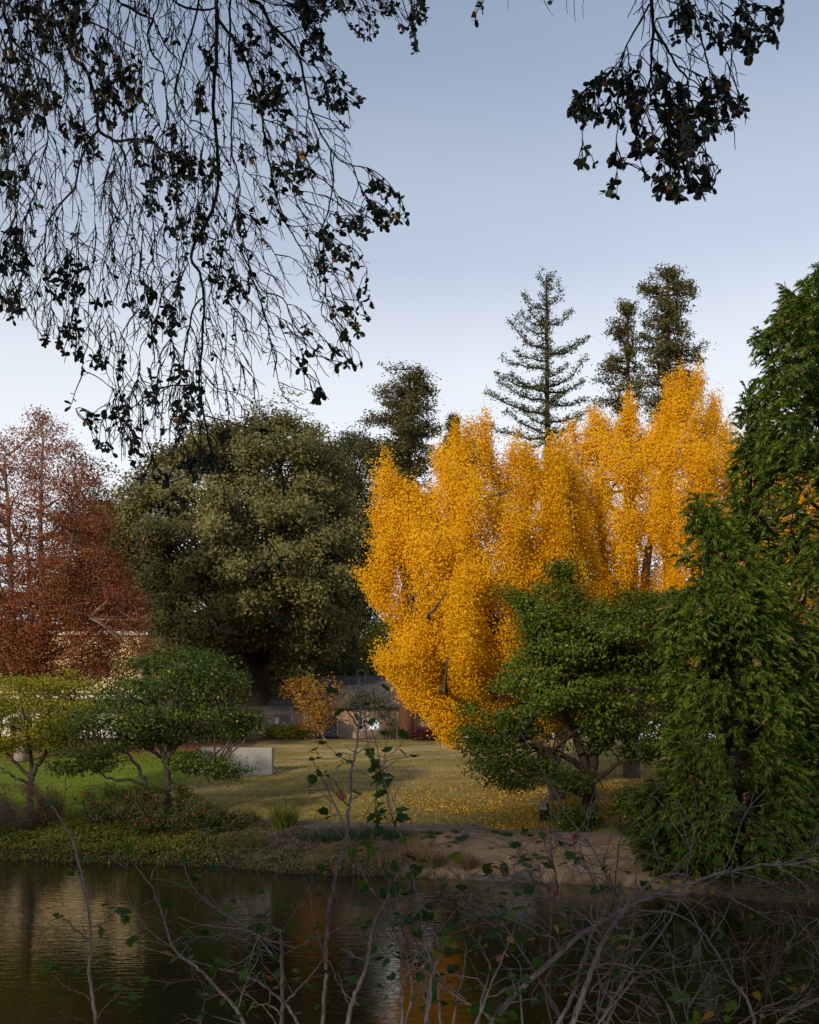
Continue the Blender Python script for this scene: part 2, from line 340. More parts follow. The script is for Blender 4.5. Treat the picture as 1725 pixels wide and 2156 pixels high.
def crown_pts(poly, Y, Rd, n, freq=.5, thr=-.15, front=.62, shell=.6, off=0., rough=.25, half=None):
    """n clump centres in the solid whose outline is poly, depth radius Rd metres round distance Y; returns points, outward directions"""
    P_ = np.asarray(poly, float); lo, hi = P_.min(0), P_.max(0)
    half = half or .42 * min(hi - lo)
    C = W(*(P_.mean(0)), Y)
    got, outd = [], []; tot = 0; tries = 0
    while tot < n and tries < 60:
        tries += 1
        m = max(400, int((n - tot) * 3))
        x = RNG.uniform(lo[0], hi[0], m); y = RNG.uniform(lo[1], hi[1], m)
        k = inside(poly, x, y); x, y = x[k], y[k]
        if not len(x): continue
        d = np.clip(edge_dist(poly, x, y) / half, 0, 1)
        T = Rd * np.sqrt(np.clip(1 - (1 - d) ** 2, 0.02, 1))
        sgn = np.where(RNG.random(len(x)) < front, -1, 1)
        u = np.where(RNG.random(len(x)) < shell, RNG.uniform(.72, 1.0, len(x)), np.sqrt(RNG.random(len(x))) * .9) * sgn
        p0 = WA(x, y, Y + u * T)
        nn = noise_at(p0, freq, off)
        Yp = Y + u * T * (1 + rough * nn * 1.6)
        p = WA(x, y, Yp)
        keep = nn > thr
        p = p[keep]; x = x[keep]; y = y[keep]; u = u[keep]; T = T[keep]; d = d[keep]
        o = p - C; o[:, 1] = u * Rd * 1.0; ex = (hi - lo) / F * Y / 2
        o = nrm(o / np.array([max(ex[0], 1), Rd, max(ex[1], 1)]))
        got.append(p); outd.append(o); tot += len(p)
    return np.vstack(got)[:n], np.vstack(outd)[:n]

def clump_leaves(p, o, per, sig, L, Wd, up=.4, out=.6, rnd=.8, axis=None, along=1., tint=(.5, .22), fold=.12, upos=0., udown=0.):
    """per leaves round every clump centre; returns verts, quads, tint"""
    n = len(p); N = n * per
    ci = np.repeat(np.arange(n), per)
    off = RNG.normal(size=(N, 3)) * np.asarray(sig)
    if axis is not None:
        ax = axis[ci]; t = RNG.normal(size=N) * along
        off = off + ax * t[:, None]
    c = p[ci] + off
    nor = nrm(o[ci] * out + np.array([0, 0, up]) + RNG.normal(size=(N, 3)) * rnd)
    ls = L * RNG.uniform(.65, 1.3, N); ws = Wd * RNG.uniform(.7, 1.25, N)
    ud = RNG.normal(size=(N, 3)); ud[:, 2] -= udown
    v, q = leaf_quads(c, nor, ls, ws, ud, fold, upos)
    ct = RNG.normal(size=n) * .5
    tt = np.clip(tint[0] + (ct[ci] * .8 + RNG.normal(size=N) * .8) * tint[1], 0, 1)
    rare = RNG.random(N) < .006; tt[rare] = 1
    return v, q, tt
def merge(parts):
    vs, qs, ts = [], [], []; n = 0
    for v, q, t in parts: vs.append(v); qs.append(q + n); ts.append(t); n += len(v)
    return np.vstack(vs), np.vstack(qs), np.concatenate(ts)
def foliage(name, parts, m, parent):
    v, q, t = merge(parts)
    return link(name, mesh_np(name, v, q, False, {'tint': ('FACE', t)}), m, parent)

def wob(pts, amp, n):
    s = spline(pts, n); s[1:-1] += RNG.normal(size=(n - 2, 3)) * amp
    return s
def limbs(mb, skel, targets, r0, r1=.02, up=.0, sides=4, k=6, bend=.12, maxlen=None):
    """branches from the nearest lower point of the skeleton to the target points"""
    S = np.asarray(skel)
    for t in targets:
        dv = t - S; dist = np.linalg.norm(dv, axis=1); rise = dv[:, 2]
        cost = dist + np.where(rise < .25 * dist, (.25 * dist - rise) * 1.6, 0)
        i = int(np.argmin(cost)); a = S[i]; L = dist[i]
        if maxlen and L > maxlen: continue
        mid = (a + t) / 2 + np.array([0, 0, up * L]) + RNG.normal(size=3) * bend * L
        pts = wob([a, mid, t], .02 * L, k)
        rr = min(r0, .028 * L + .012)
        mb.tube(pts, np.linspace(rr, r1, k), sides, False)
def stem_mesh(pts, r, n=14, sides=8, amp=.0):
    s = spline(pts, n)
    if amp: s[1:-1] += RNG.normal(size=(n - 2, 3)) * amp
    return s, np.interp(np.linspace(0, 1, n), np.linspace(0, 1, len(r)), r)

# ------------------------------------------------------------------ trees
def D(pts, Y):
    """display points (x, y[, extra depth]) -> world"""
    return np.array([W(p[0], p[1], Y + (p[2] if len(p) > 2 else 0)) for p in pts])
def ground_pt(x, Y):
    X = (x - CX) / F * Y
    return np.array([X, Y, gz(X, Y) - .05])

def leafy(name, label, base_x, Y, crowns, stems, lm, bark, nl=60, leaf=(.12, .08), per=50, sig=(.4, .4, .3), clump_kw=None, group=None, cat='tree', limb_r=.12, twig_r=.02, limb_k=6, twigs=None, baseY=None, ragged=.0):
    b = ground_pt(base_x, baseY or Y)
    t = thing(name, label, cat, b, group)
    mb = MB(); skel = []
    for pts, r in stems:
        w = D(pts, Y)
        if len(pts[0]) < 4 and pts is stems[0][0]: w = np.vstack([b, w])
        s, rr = stem_mesh(w, r, 16, 9, .03)
        mb.tube(s, rr, 9)
        skel.append(s[3:] if pts is stems[0][0] else s)
    skel = np.vstack(skel)
    parts = []; allp = []
    for c in crowns:
        c = dict(c); poly = c.pop('poly'); n = c.pop('n'); Rd = c.pop('Rd'); dy = c.pop('dy', 0); pr = c.pop('per', per); sg = c.pop('sig', sig)
        p, o = crown_pts(poly, Y + dy, Rd, n, **c)
        p = p + o * RNG.exponential(ragged, (len(p), 1)) if ragged else p
        allp.append(p)
        parts.append(clump_leaves(p, o, pr, sg, leaf[0], leaf[1], **(clump_kw or {})))
    allp = np.vstack(allp)
    pick = RNG.permutation(len(allp))[:nl]
    limbs(mb, skel, allp[pick], limb_r, twig_r, .02, 5, limb_k)
    if twigs:
        pick2 = RNG.permutation(len(allp))[:twigs[0]]
        sk2 = np.vstack([skel, allp[pick]])
        limbs(mb, sk2, allp[pick2] + RNG.normal(size=(len(pick2), 3)) * twigs[2], twigs[1], twigs[1] * .5, .03, 3, 4, .15, twigs[3] if len(twigs) > 3 else None)
    mb.build('trunk', bark, t, True)
    foliage('crown', parts, lm, t)
    return t

# autumn-red tree at the left
leafy('red_autumn_tree', 'tall thinning tree with rust red leaves and pale forked stems beside the cream building', 45, 58,
    [dict(poly=[(-120, 960), (0, 930), (30, 905), (60, 895), (75, 872), (90, 858), (105, 880), (125, 895), (145, 915), (170, 935), (185, 965), (200, 985), (215, 1010), (205, 1040), (235, 1060), (245, 1100), (225, 1140), (262, 1175), (265, 1225), (298, 1255), (310, 1290), (250, 1310), (262, 1345), (255, 1395), (225, 1425), (150, 1440), (0, 1440), (-120, 1440)], n=1500, Rd=4.6, freq=.75, thr=-.10, shell=.35),
     dict(poly=[(90, 1130), (160, 1040), (205, 1060), (235, 1075), (230, 1140), (262, 1175), (270, 1220), (300, 1260), (240, 1330), (255, 1395), (190, 1430), (40, 1440), (-40, 1420), (-60, 1250), (20, 1180)], n=560, Rd=3.8, freq=.6, thr=-.05, shell=.4),
     dict(poly=[(-60, 1250), (60, 1240), (180, 1260), (300, 1290), (312, 1330), (300, 1420), (230, 1440), (-60, 1450)], n=460, Rd=3.6, freq=.7, thr=-.12, shell=.4, dy=-1)],
    [([(45, 1570), (62, 1440), (82, 1370), (95, 1290), (90, 1180), (85, 1050), (90, 940), (90, 872)], [.42, .36, .3, .26, .2, .15, .1, .06, .03]),
     ([(78, 1380, -.2, 0), (110, 1275, -.8, 0), (140, 1210, -1.2, 0), (152, 1140, -1.5, 0), (165, 1040, -1.5, 0)], [.3, .24, .18, .1, .04]),
     ([(52, 1480, 0, 0), (35, 1380, -1, 0), (25, 1250, -1.2, 0), (18, 1100, -1, 0), (10, 960, -1, 0)], [.28, .22, .17, .12, .05]),
     ([(92, 1285, -.6, 0), (120, 1268, -1.5, 0), (150, 1285, -2.4, 0), (190, 1300, -3, 0)], [.1, .08, .06, .03]),
     ([(48, 1480, 0, 0), (60, 1380, .8, 0), (66, 1290, 1, 0), (58, 1150, 1.2, 0)], [.2, .17, .14, .06])],
    M['red'], M['palebark'], nl=150, leaf=(.135, .09), per=40, sig=(.34, .34, .20), clump_kw=dict(tint=(.5, .24)), limb_r=.10, twig_r=.012, twigs=(420, .022, .35, 3.5))

# great oak in the middle, and the dark trees around it
leafy('spreading_oak', 'huge rounded olive green oak with a massive dark trunk behind the wooden fence', 545, 76,
    [dict(poly=[(215, 1075), (260, 1040), (290, 1000), (340, 965), (390, 940), (450, 915), (520, 905), (555, 880), (600, 885), (640, 905), (675, 925), (690, 960), (705, 990), (720, 1030), (750, 1080), (790, 1130), (800, 1190), (770, 1240), (745, 1290), (720, 1330), (690, 1370), (640, 1400), (628, 1440), (600, 1425), (590, 1375), (540, 1352), (490, 1390), (440, 1405), (380, 1375), (345, 1340), (325, 1290), (300, 1240), (260, 1190), (235, 1130)], n=2000, Rd=9.5, freq=(.50, .50, .66), thr=-.04, rough=.5, front=.72)],
    [([(548, 1480), (546, 1420), (542, 1375)], [1.05, .95, .85, .8]),
     ([(535, 1395, 0, 0), (505, 1345, -2, 0), (460, 1290, -4, 0), (400, 1220, -5, 0), (340, 1130, -5, 0)], [.62, .5, .4, .26, .1]),
     ([(552, 1395, 0, 0), (570, 1330, 1, 0), (585, 1220, 0, 0), (590, 1080, 0, 0)], [.6, .48, .36, .15]),
     ([(555, 1390, 0, 0), (600, 1330, -3, 0), (650, 1250, -5, 0), (700, 1160, -5, 0)], [.55, .42, .3, .12]),
     ([(530, 1370, 0, 0), (440, 1325, 2, 0), (350, 1305, 1, 0), (290, 1308, 0, 0), (262, 1290, 0, 0)], [.5, .42, .36, .26, .12]),
     ([(545, 1380, 0, 0), (520, 1280, -6, 0), (500, 1150, -7, 0), (480, 1000, -3, 0)], [.5, .4, .28, .12])],
    M['oak'], M['bark'], nl=170, leaf=(.25, .17), per=96, sig=(.50, .50, .32), clump_kw=dict(tint=(.46, .19), up=.55, out=.8, rnd=.55), limb_r=.22, twig_r=.03, baseY=74.5, ragged=.42)
leafy('dark_evergreen_tree', 'dark green tree squeezed between the olive oak and the redwood trunk', 745, 90,
    [dict(poly=[(690, 1000), (705, 950), (735, 912), (770, 925), (790, 950), (815, 990), (815, 1060), (820, 1200), (795, 1290), (735, 1330), (690, 1300), (670, 1150)], n=800, Rd=4.5, freq=.4, thr=-.16)],
    [([(745, 1450), (745, 1300), (745, 1050)], [.5, .4, .3, .1])], M['darkgreen'], M['bark'], nl=50, leaf=(.24, .12), per=70, sig=(.6, .6, .35), clump_kw=dict(tint=(.5, .22)))
leafy('dark_background_tree', 'blackish green tree showing between the rust red tree and the olive oak', 235, 92,
    [dict(poly=[(110, 1130), (150, 1080), (185, 1042), (225, 1012), (255, 1045), (290, 1100), (330, 1290), (320, 1345), (200, 1345), (110, 1280)], n=420, Rd=5, freq=.4, thr=-.12)],
    [([(235, 1400), (230, 1250), (225, 1060)], [.5, .4, .3, .1])], M['darkgreen'], M['bark'], nl=50, leaf=(.25, .14), per=64, sig=(.7, .7, .45), clump_kw=dict(tint=(.35, .2)))
leafy('yellow_green_tree', 'low tree with yellow green leaves glowing behind the house roof', 720, 98,
    [dict(poly=[(650, 1310), (690, 1288), (740, 1290), (790, 1300), (850, 1330), (860, 1440), (640, 1450), (600, 1400)], n=300, Rd=3, freq=.4, thr=-.1)],
    [([(722, 1470), (720, 1400), (720, 1320)], [.3, .25, .2, .08])], M['yelgreen'], M['bark'], nl=30, leaf=(.25, .14), per=60, sig=(.6, .6, .4))
leafy('shadowy_hedge_tree', 'shadowy green tree under the oak branches to the right of its trunk', 640, 90,
    [dict(poly=[(575, 1345), (640, 1320), (720, 1330), (760, 1370), (770, 1425), (700, 1470), (580, 1480), (560, 1420)], n=230, Rd=3, freq=.4, thr=-.2)],
    [([(640, 1500), (640, 1420), (640, 1350)], [.3, .25, .2, .08])], M['darkgreen'], M['bark'], nl=20, leaf=(.22, .14), per=60, sig=(.6, .6, .4), clump_kw=dict(tint=(.7, .22)))
leafy('olive_understory_tree', 'small dull olive tree leaning under the long left branch of the oak', 420, 84,
    [dict(poly=[(310, 1345), (350, 1325), (410, 1370), (480, 1395), (530, 1420), (525, 1500), (420, 1480), (320, 1440), (285, 1385)], n=230, Rd=3, freq=.4, thr=-.15)],
    [([(420, 1520), (420, 1460), (400, 1390)], [.25, .2, .15, .06])], M['oak'], M['greybark'], nl=30, leaf=(.2, .13), per=50, sig=(.6, .6, .4), clump_kw=dict(tint=(.62, .25)))

def far_wood():
    protos = []
    for k, (H, r) in enumerate(((15, 6.5), (18.5, 7.5), (13, 6))):
        t = thing('far_tree', 'dark tree in the wooded strip far behind the house', 'tree', (0, 0, 0), 'wooded strip behind the house')
        c = RNG.normal(size=(900, 3)); c = nrm(c) * RNG.uniform(.55, 1, (900, 1)); nn = noise_at(c * 3, 1., k * 7.); c = c[nn > -.2]; p = c * np.array([r, r, H * .5]) * (1 + .3 * nn[nn > -.2])[:, None] + np.array([0, 0, H * .52])
        mb = MB(); mb.tube([(0, 0, -.3), (.1, 0, H * .3), (0, .1, H * .8)], [.4, .32, .1], 8); limbs(mb, [np.array([0, 0, H * .3])], p[:25], .12, .03, .02, 4, 5); mb.build('trunk', M['bark'], t)
        foliage('crown', [clump_leaves(p, nrm(c), 26, (.75, .75, .5), .5, .32, up=.6, tint=(.45, .2))], M[('darkgreen', 'oak', 'darkgreen')[k]], t); protos.append(t)
    g = np.random.default_rng(4); used = set()
    row = [(X, 122) for X in np.arange(-66, 72, 7.2)] + [(7, 86), (14, 84), (21, 87), (28, 80)]
    for i, (X, Yr) in enumerate(row):
        k = i % 3; loc = (X + g.uniform(-2, 2), Yr + g.uniform(-1, 1) * (9 if Yr > 100 else 2), 0); loc = (loc[0], loc[1], gz(loc[0], loc[1]) - .1)
        if k not in used: used.add(k); o = protos[k]
        else:
            o = protos[k].copy(); COL.objects.link(o)
            for ch in protos[k].children: d = ch.copy(); COL.objects.link(d); d.parent = o
        o.location = loc; o.rotation_euler = (0, 0, g.uniform(0, 6)); sc_ = 1 if Yr > 100 else .6; o.scale = (sc_, sc_, sc_)
far_wood()

# conifers
def conifer(name, label, x_top, y_top, x_base, Y, branches, lm, bark, r0, trunk_top_r=.06, tuft=(.30, .10), per=26, sig=(.30, .30, .20), step=.55, trunk_foliage=None, up=.5, group=None, wide=1.):
    """branches: (display attach x, y), (tip x, y), tip depth offset, sag px"""
    b = ground_pt(x_base, Y); t = thing(name, label, 'tree', b, group)
    top = W(x_top, y_top, Y); mb = MB()
    s, rr = stem_mesh([b, b * .5 + top * .5 + np.array([RNG.normal() * .1, 0, 0]), top], [r0, r0 * .62, trunk_top_r], 24, 9)
    mb.tube(s, rr, 9)
    P_, O_ = [], []
    for (ax, ay), (tx, ty), dz, sag in branches:
        a = W(ax, ay, Y); e = W(tx, ty, Y + dz); L = np.linalg.norm(e - a)
        m = (a * .5 + e * .5); m[2] -= sag / F * Y
        pts = spline([a, m, e], 8); pts[1:-1] += RNG.normal(size=(6, 3)) * .012 * L
        mb.tube(pts, np.linspace(min(.02 * L + .03, r0 * .4), .02, 8), 5, False)
        n = max(3, int(L / step)); q = spline(pts, n)[max(1, int(n * .16)):]
        side = nrm(np.cross(e - a, [0, 0, 1.]))
        spread = np.linspace(.5, .12, len(q))[:, None] * min(1, L / 5) * wide
        for k in (-1, 0, 1):
            P_.append(q + side * spread * k * RNG.uniform(.5, 1.2, (len(q), 1)) + np.array([0, 0, .10])); O_.append(np.tile(nrm(e - a) * .3 + side * k * .4 + np.array([0, 0, .6]), (len(q), 1)))
    if trunk_foliage:
        k = trunk_foliage; q = spline(s, k)[int(k * .25):]; P_.append(q + RNG.normal(size=q.shape) * .28); O_.append(nrm(RNG.normal(size=q.shape)))
    p = np.vstack(P_); o = nrm(np.vstack(O_)); p = p + RNG.normal(size=p.shape) * .12
    mb.build('trunk', bark, t, True)
    foliage('crown', [clump_leaves(p, o, per, sig, tuft[0], tuft[1], up=up, tint=(.5, .22))], lm, t)
    return t
Z6 = lambda x, y: (987 + x * .3029, 551.6 + y * .3029)
def zb(att, tip, sag, dz=None):
    a, e = Z6(*att), Z6(*tip); L = abs(e[0] - a[0]) / F * 95
    return (a, e, RNG.uniform(-.75, .75) * L if dz is None else dz, sag)
fb = [zb((542, 150), (500, 118), 3), zb((545, 190), (607, 152), 4), zb((542, 140), (572, 100), 2), zb((540, 330), (378, 236), 9), zb((548, 296), (638, 206), 9), zb((540, 445), (370, 375), 6), zb((540, 440), (430, 342), 8), zb((550, 432), (707, 360), 8),
      zb((535, 500), (342, 398), 10), zb((535, 598), (293, 420), 18), zb((552, 636), (822, 532), 12), zb((552, 640), (740, 565), 5), zb((535, 690), (325, 632), 3), zb((535, 742), (250, 688), 4), zb((545, 872), (812, 672), 16), zb((548, 800), (680, 735), 4),
      zb((532, 856), (200, 795), 12), zb((545, 902), (797, 832), 10), zb((532, 962), (225, 850), 9), zb((532, 1062), (138, 912), 7), zb((550, 980), (805, 962), 9), zb((550, 1112), (835, 1035), 8), zb((530, 1190), (258, 1040), 6),
      zb((530, 1222), (162, 1160), 6), zb((552, 1245), (770, 1095), 8), zb((548, 1010), (655, 925), 6), zb((530, 900), (300, 790), 6), zb((530, 1130), (360, 1020), 5), zb((550, 1180), (700, 1150), 6), zb((540, 1260), (640, 1270), 4), zb((540, 1260), (390, 1290), 3)]
for k in range(13):
    yy = 300 + k * 76; L = .16 * (yy - 120) + 20; az = RNG.uniform(-1, 1); dz = RNG.choice([-1, 1]) * L * .3029 / F * 95 * .95
    fb.append((Z6(542, yy), Z6(542 + az * .45 * L, yy - 26 - .1 * L), dz, 6))
conifer('tall_sparse_conifer', 'tallest open conifer with upturned separate branches standing above the yellow trees', *Z6(542, 98), 1150, 95, fb, M['fir'], M['bark'], .55, .08, (.27, .12), 15, (.19, .19, .16), .46, 230)

def poly_branches(poly, xc, y0, y1, n, Y, depth, sag=(2, 8), droop=6, mn=8):
    """branches that reach the outline on both sides, and to the front and back"""
    out = []
    for k in range(n):
        y = y0 + (y1 - y0) * (k + RNG.random()) / n; az = RNG.uniform(0, 2 * math.pi)
        xs = np.linspace(xc, xc + math.copysign(400, math.cos(az)), 160)
        ins = inside(poly, xs, np.full(160, y)); reach = abs(xs[ins].max() - xc if math.cos(az) > 0 else xc - xs[ins].min()) if ins.any() else 5
        reach = max(reach, mn) * RNG.uniform(.72, 1.02)
        out.append(((xc, y - droop * RNG.uniform(-.3, 1)), (xc + reach * math.cos(az), y + RNG.uniform(-16, 14)), math.sin(az) * min(reach / F * Y, depth), RNG.uniform(*sag)))
    return out
zg = [Z6(*p) for p in [(1050, 310), (1110, 288), (1150, 320), (1190, 400), (1190, 500), (1180, 560), (1220, 640), (1200, 760), (1230, 830), (1200, 1060), (1000, 1060), (880, 960), (800, 870), (900, 850), (880, 765), (965, 730), (885, 690), (950, 600), (930, 520), (960, 450), (1015, 360)]]
conifer('slim_redwood_tree', 'slimmer redwood left of the pair behind the yellow trees', *Z6(1108, 296), 1318, 96, poly_branches(zg, Z6(1100, 0)[0], Z6(0, 300)[1], Z6(0, 1080)[1], 58, 96, 4.5, (-3, 5)), M['redwood'], M['redbark'], .6, .08, (.30, .13), 18, (.28, .28, .20), .60)
zh = [Z6(*p) for p in [(1270, 120), (1330, 70), (1380, 48), (1450, 70), (1480, 120), (1560, 140), (1578, 250), (1520, 285), (1530, 340), (1500, 390), (1560, 400), (1555, 520), (1595, 535), (1500, 590), (1540, 650), (1650, 620), (1675, 655), (1580, 720), (1580, 780), (1640, 890), (1700, 945), (1620, 1010), (1500, 1080), (1250, 1080), (1180, 950), (1150, 860), (1210, 700), (1130, 585), (1180, 420), (1170, 350), (1165, 220), (1220, 150)]]
conifer('broad_redwood_tree', 'tallest redwood with a bare orange trunk and broad rounded top behind the yellow trees', *Z6(1385, 60), 1412, 92, poly_branches(zh, Z6(1392, 0)[0], Z6(0, 70)[1], Z6(0, 1080)[1], 100, 92, 5, (-3, 6)), M['redwood'], M['redbark'], .75, .12, (.30, .13), 20, (.30, .30, .22), .60)
zd = [(800, 800), (835, 776), (882, 782), (920, 830), (905, 865), (927, 893), (915, 930), (922, 985), (892, 1010), (925, 1060), (930, 1090), (840, 1080), (830, 1040), (785, 1000), (765, 960), (735, 920), (760, 890), (800, 870), (782, 845)]
conifer('redwood_tree', 'redwood beside the house with a thick reddish trunk and feathery dark top', 862, 782, 855, 68, poly_branches(zd, 868, 785, 1120, 100, 68, 3.4, (-2, 5), 14), M['redwood'], M['redbark'], .58, .08, (.30, .09), 24, (.30, .30, .16), .5)
ze = [(968, 874), (978, 882), (958, 902), (965, 930), (990, 970), (925, 985), (935, 930), (945, 895)]
conifer('drooping_cedar_tree', 'small cedar tip with a nodding top behind the left yellow tree', 966, 880, 958, 94, poly_branches(ze, 955, 885, 1000, 30, 94, 3, (-4, 0), 8), M['fir'], M['bark'], .4, .06, (.32, .12), 20, (.25, .25, .18), .5)

# ginkgos
def ginkgo(name, label, base_x, Y, poly, Rd, n, root, stems, per=58, along=.30, off=0., nl=90, fr=.62, spires=()):
    b = ground_pt(base_x, Y); t = thing(name, label, 'tree', b, 'golden yellow autumn trees')
    rootp = W(root[0], root[1], Y)
    poly = [(x, y + 22 * (y < 1000)) for x, y in poly]
    p, o = crown_pts(poly, Y, Rd, n, (.75, .75, .45), -.17, fr, .5, off, .5)
    for (xa, ya), (xb, yb), dz in spires:
        A, B = W(xa, ya, Y + dz), W(xb, yb, Y + dz * .8); L = np.linalg.norm(B - A); k = int(L * 10) + 4; tt = RNG.random(k) ** .8
        rad = .40 * (1 - tt) + .05; q = A + (B - A) * tt[:, None] + RNG.normal(size=(k, 3)) * (rad * .62)[:, None]
        p = np.vstack([p, q]); o = np.vstack([o, nrm(q - (A + (B - A) * tt[:, None]) + np.array([0, -.2, .1]))])
    dirv = p - rootp; dirv[:, 2] = np.maximum(dirv[:, 2], -.5) + 2.2; dirv = nrm(nrm(dirv) + RNG.normal(size=dirv.shape) * .16)
    for i, ((xa, ya), (xb, yb), dz) in enumerate(spires): pass
    parts = [clump_leaves(p, o, per, (.15, .15, .13), .078, .074, up=.3, out=.9, rnd=.5, axis=dirv, along=along, tint=(.5, .15), upos=.2)]
    mb = MB(); skel = []
    for pts, r in stems:
        w = D(pts, Y)
        if pts is stems[0][0]: w = np.vstack([b, w])
        s, rr = stem_mesh(w, r, 16, 9, .03); mb.tube(s, rr, 9); skel.append(s)
    skel = np.vstack(skel)
    limbs(mb, skel, p[RNG.permutation(n)[:nl]], .13, .012, -.04, 5, 6)
    mb.build('trunk', M['greybark'], t, True); foliage('crown', parts, M['ginkgo'], t)
gI = [(755, 1213), (800, 1210), (785, 1140), (800, 1080), (793, 1010), (815, 972), (830, 1000), (850, 1015), (880, 1020), (903, 1065), (925, 1010), (915, 955), (930, 935), (945, 940), (958, 900), (972, 930), (985, 912), (1005, 878), (1025, 882), (1038, 935), (1060, 965), (1085, 925), (1110, 940), (1130, 965), (1160, 935), (1185, 935), (1200, 960), (1240, 1100), (1290, 1300), (1250, 1480), (1120, 1545), (1010, 1545), (965, 1530), (940, 1562), (920, 1530), (905, 1490), (870, 1488), (850, 1450), (800, 1405), (798, 1370), (835, 1340), (825, 1310), (792, 1265)]
ginkgo('ginkgo_tree', 'broad golden yellow ginkgo sweeping low over the lawn on its left side', 1178, 41, gI, 4.4, 4300, (1150, 1620),
    [([(1165, 1640), (1145, 1580), (1120, 1500)], [.40, .34, .3, .25]), ([(1150, 1600, 0), (1085, 1450, -.5), (1020, 1300, -1), (985, 1120, -1), (1000, 940, -1)], [.25, .2, .15, .1, .04]), ([(1130, 1520, 0), (1130, 1350, .5), (1110, 1150, .5), (1090, 960, .5)], [.24, .18, .1, .03]), ([(1110, 1500, 0), (980, 1420, -1), (880, 1300, -1), (820, 1100, -1)], [.2, .15, .1, .03]), ([(1130, 1560, 0), (1020, 1500, -1.5), (920, 1460, -1.5)], [.16, .1, .04]), ([(1160, 1620, .3), (1215, 1450, .8), (1230, 1250, 1), (1190, 1000, 1)], [.28, .2, .14, .04])],
    spires=[((835, 1130), (816, 968), -1), ((880, 1160), (862, 1030), -1), ((945, 1060), (925, 950), -.5), ((965, 1040), (960, 898), -.5), ((985, 1040), (988, 905), .3), ((1010, 1040), (1024, 874), -.5), ((1080, 1060), (1086, 920), 0), ((1110, 1060), (1114, 938), .5), ((1160, 1060), (1160, 930), .5), ((1190, 1060), (1186, 925), 1), ((890, 1270), (757, 1212), -1.5), ((870, 1240), (788, 1180), -1), ((860, 1200), (790, 1090), -1), ((900, 1350), (795, 1265), -2), ((920, 1440), (800, 1395), -2.2), ((930, 1480), (850, 1470), -2.4), ((990, 1500), (940, 1560), -2.6), ((960, 1490), (905, 1520), -2.6)])
gJ = [(1185, 965), (1205, 908), (1235, 895), (1250, 855), (1265, 858), (1280, 905), (1303, 880), (1325, 842), (1343, 868), (1352, 915), (1385, 870), (1400, 855), (1405, 800), (1418, 830), (1433, 782), (1444, 800), (1462, 830), (1466, 785), (1476, 800), (1484, 865), (1500, 846), (1525, 890), (1545, 915), (1560, 965), (1600, 1000), (1650, 960), (1700, 1010), (1780, 1050), (1800, 1300), (1640, 1400), (1350, 1380), (1190, 1320), (1150, 1200), (1160, 1050)]
ginkgo('ginkgo_tree', 'taller golden yellow ginkgo with upright plumes rising right of centre', 1330, 46, gJ, 4.6, 4300, (1350, 1560),
    [([(1330, 1560), (1335, 1450), (1340, 1380)], [.42, .36, .32, .28]), ([(1335, 1440, 0), (1280, 1250, -.5), (1260, 1050, -1), (1255, 890, -1)], [.25, .18, .1, .03]), ([(1340, 1400, 0), (1360, 1200, .5), (1400, 1000, .5), (1435, 810, .5)], [.28, .2, .12, .03]), ([(1345, 1400, 0), (1450, 1250, 0), (1480, 1050, 0), (1500, 880, 0)], [.24, .16, .1, .03]), ([(1340, 1400, 0), (1335, 1150, 1), (1325, 870, 1)], [.24, .14, .03]), ([(1350, 1420, 0), (1560, 1300, 1), (1660, 1100, 1)], [.24, .16, .04])], off=5., nl=110,
    spires=[((1210, 1020), (1206, 902), -.5), ((1245, 1000), (1252, 850), -.5), ((1272, 1000), (1280, 895), -.3), ((1310, 1000), (1304, 878), 0), ((1325, 980), (1327, 838), -.4), ((1352, 1000), (1350, 905), 0), ((1388, 980), (1390, 862), -.5), ((1408, 960), (1408, 796), 0), ((1430, 940), (1434, 776), -.4), ((1468, 940), (1467, 778), 0), ((1500, 980), (1502, 840), .2), ((1525, 1000), (1530, 885), .2), ((1545, 1020), (1556, 930), .3)])
leafy('purple_leaved_tree', 'dark wine red tree showing in chinks between the yellow tree and the evergreens', 1600, 54,
    [dict(poly=[(1440, 1010), (1480, 985), (1560, 945), (1640, 930), (1760, 940), (1800, 1000), (1760, 1130), (1500, 1130)], n=190, Rd=2, freq=.6, thr=-.1)],
    [([(1600, 1400), (1600, 1200), (1600, 1000)], [.3, .22, .16, .05])], M['purple'], M['bark'], nl=30, leaf=(.14, .10), per=40, sig=(.35, .35, .3))

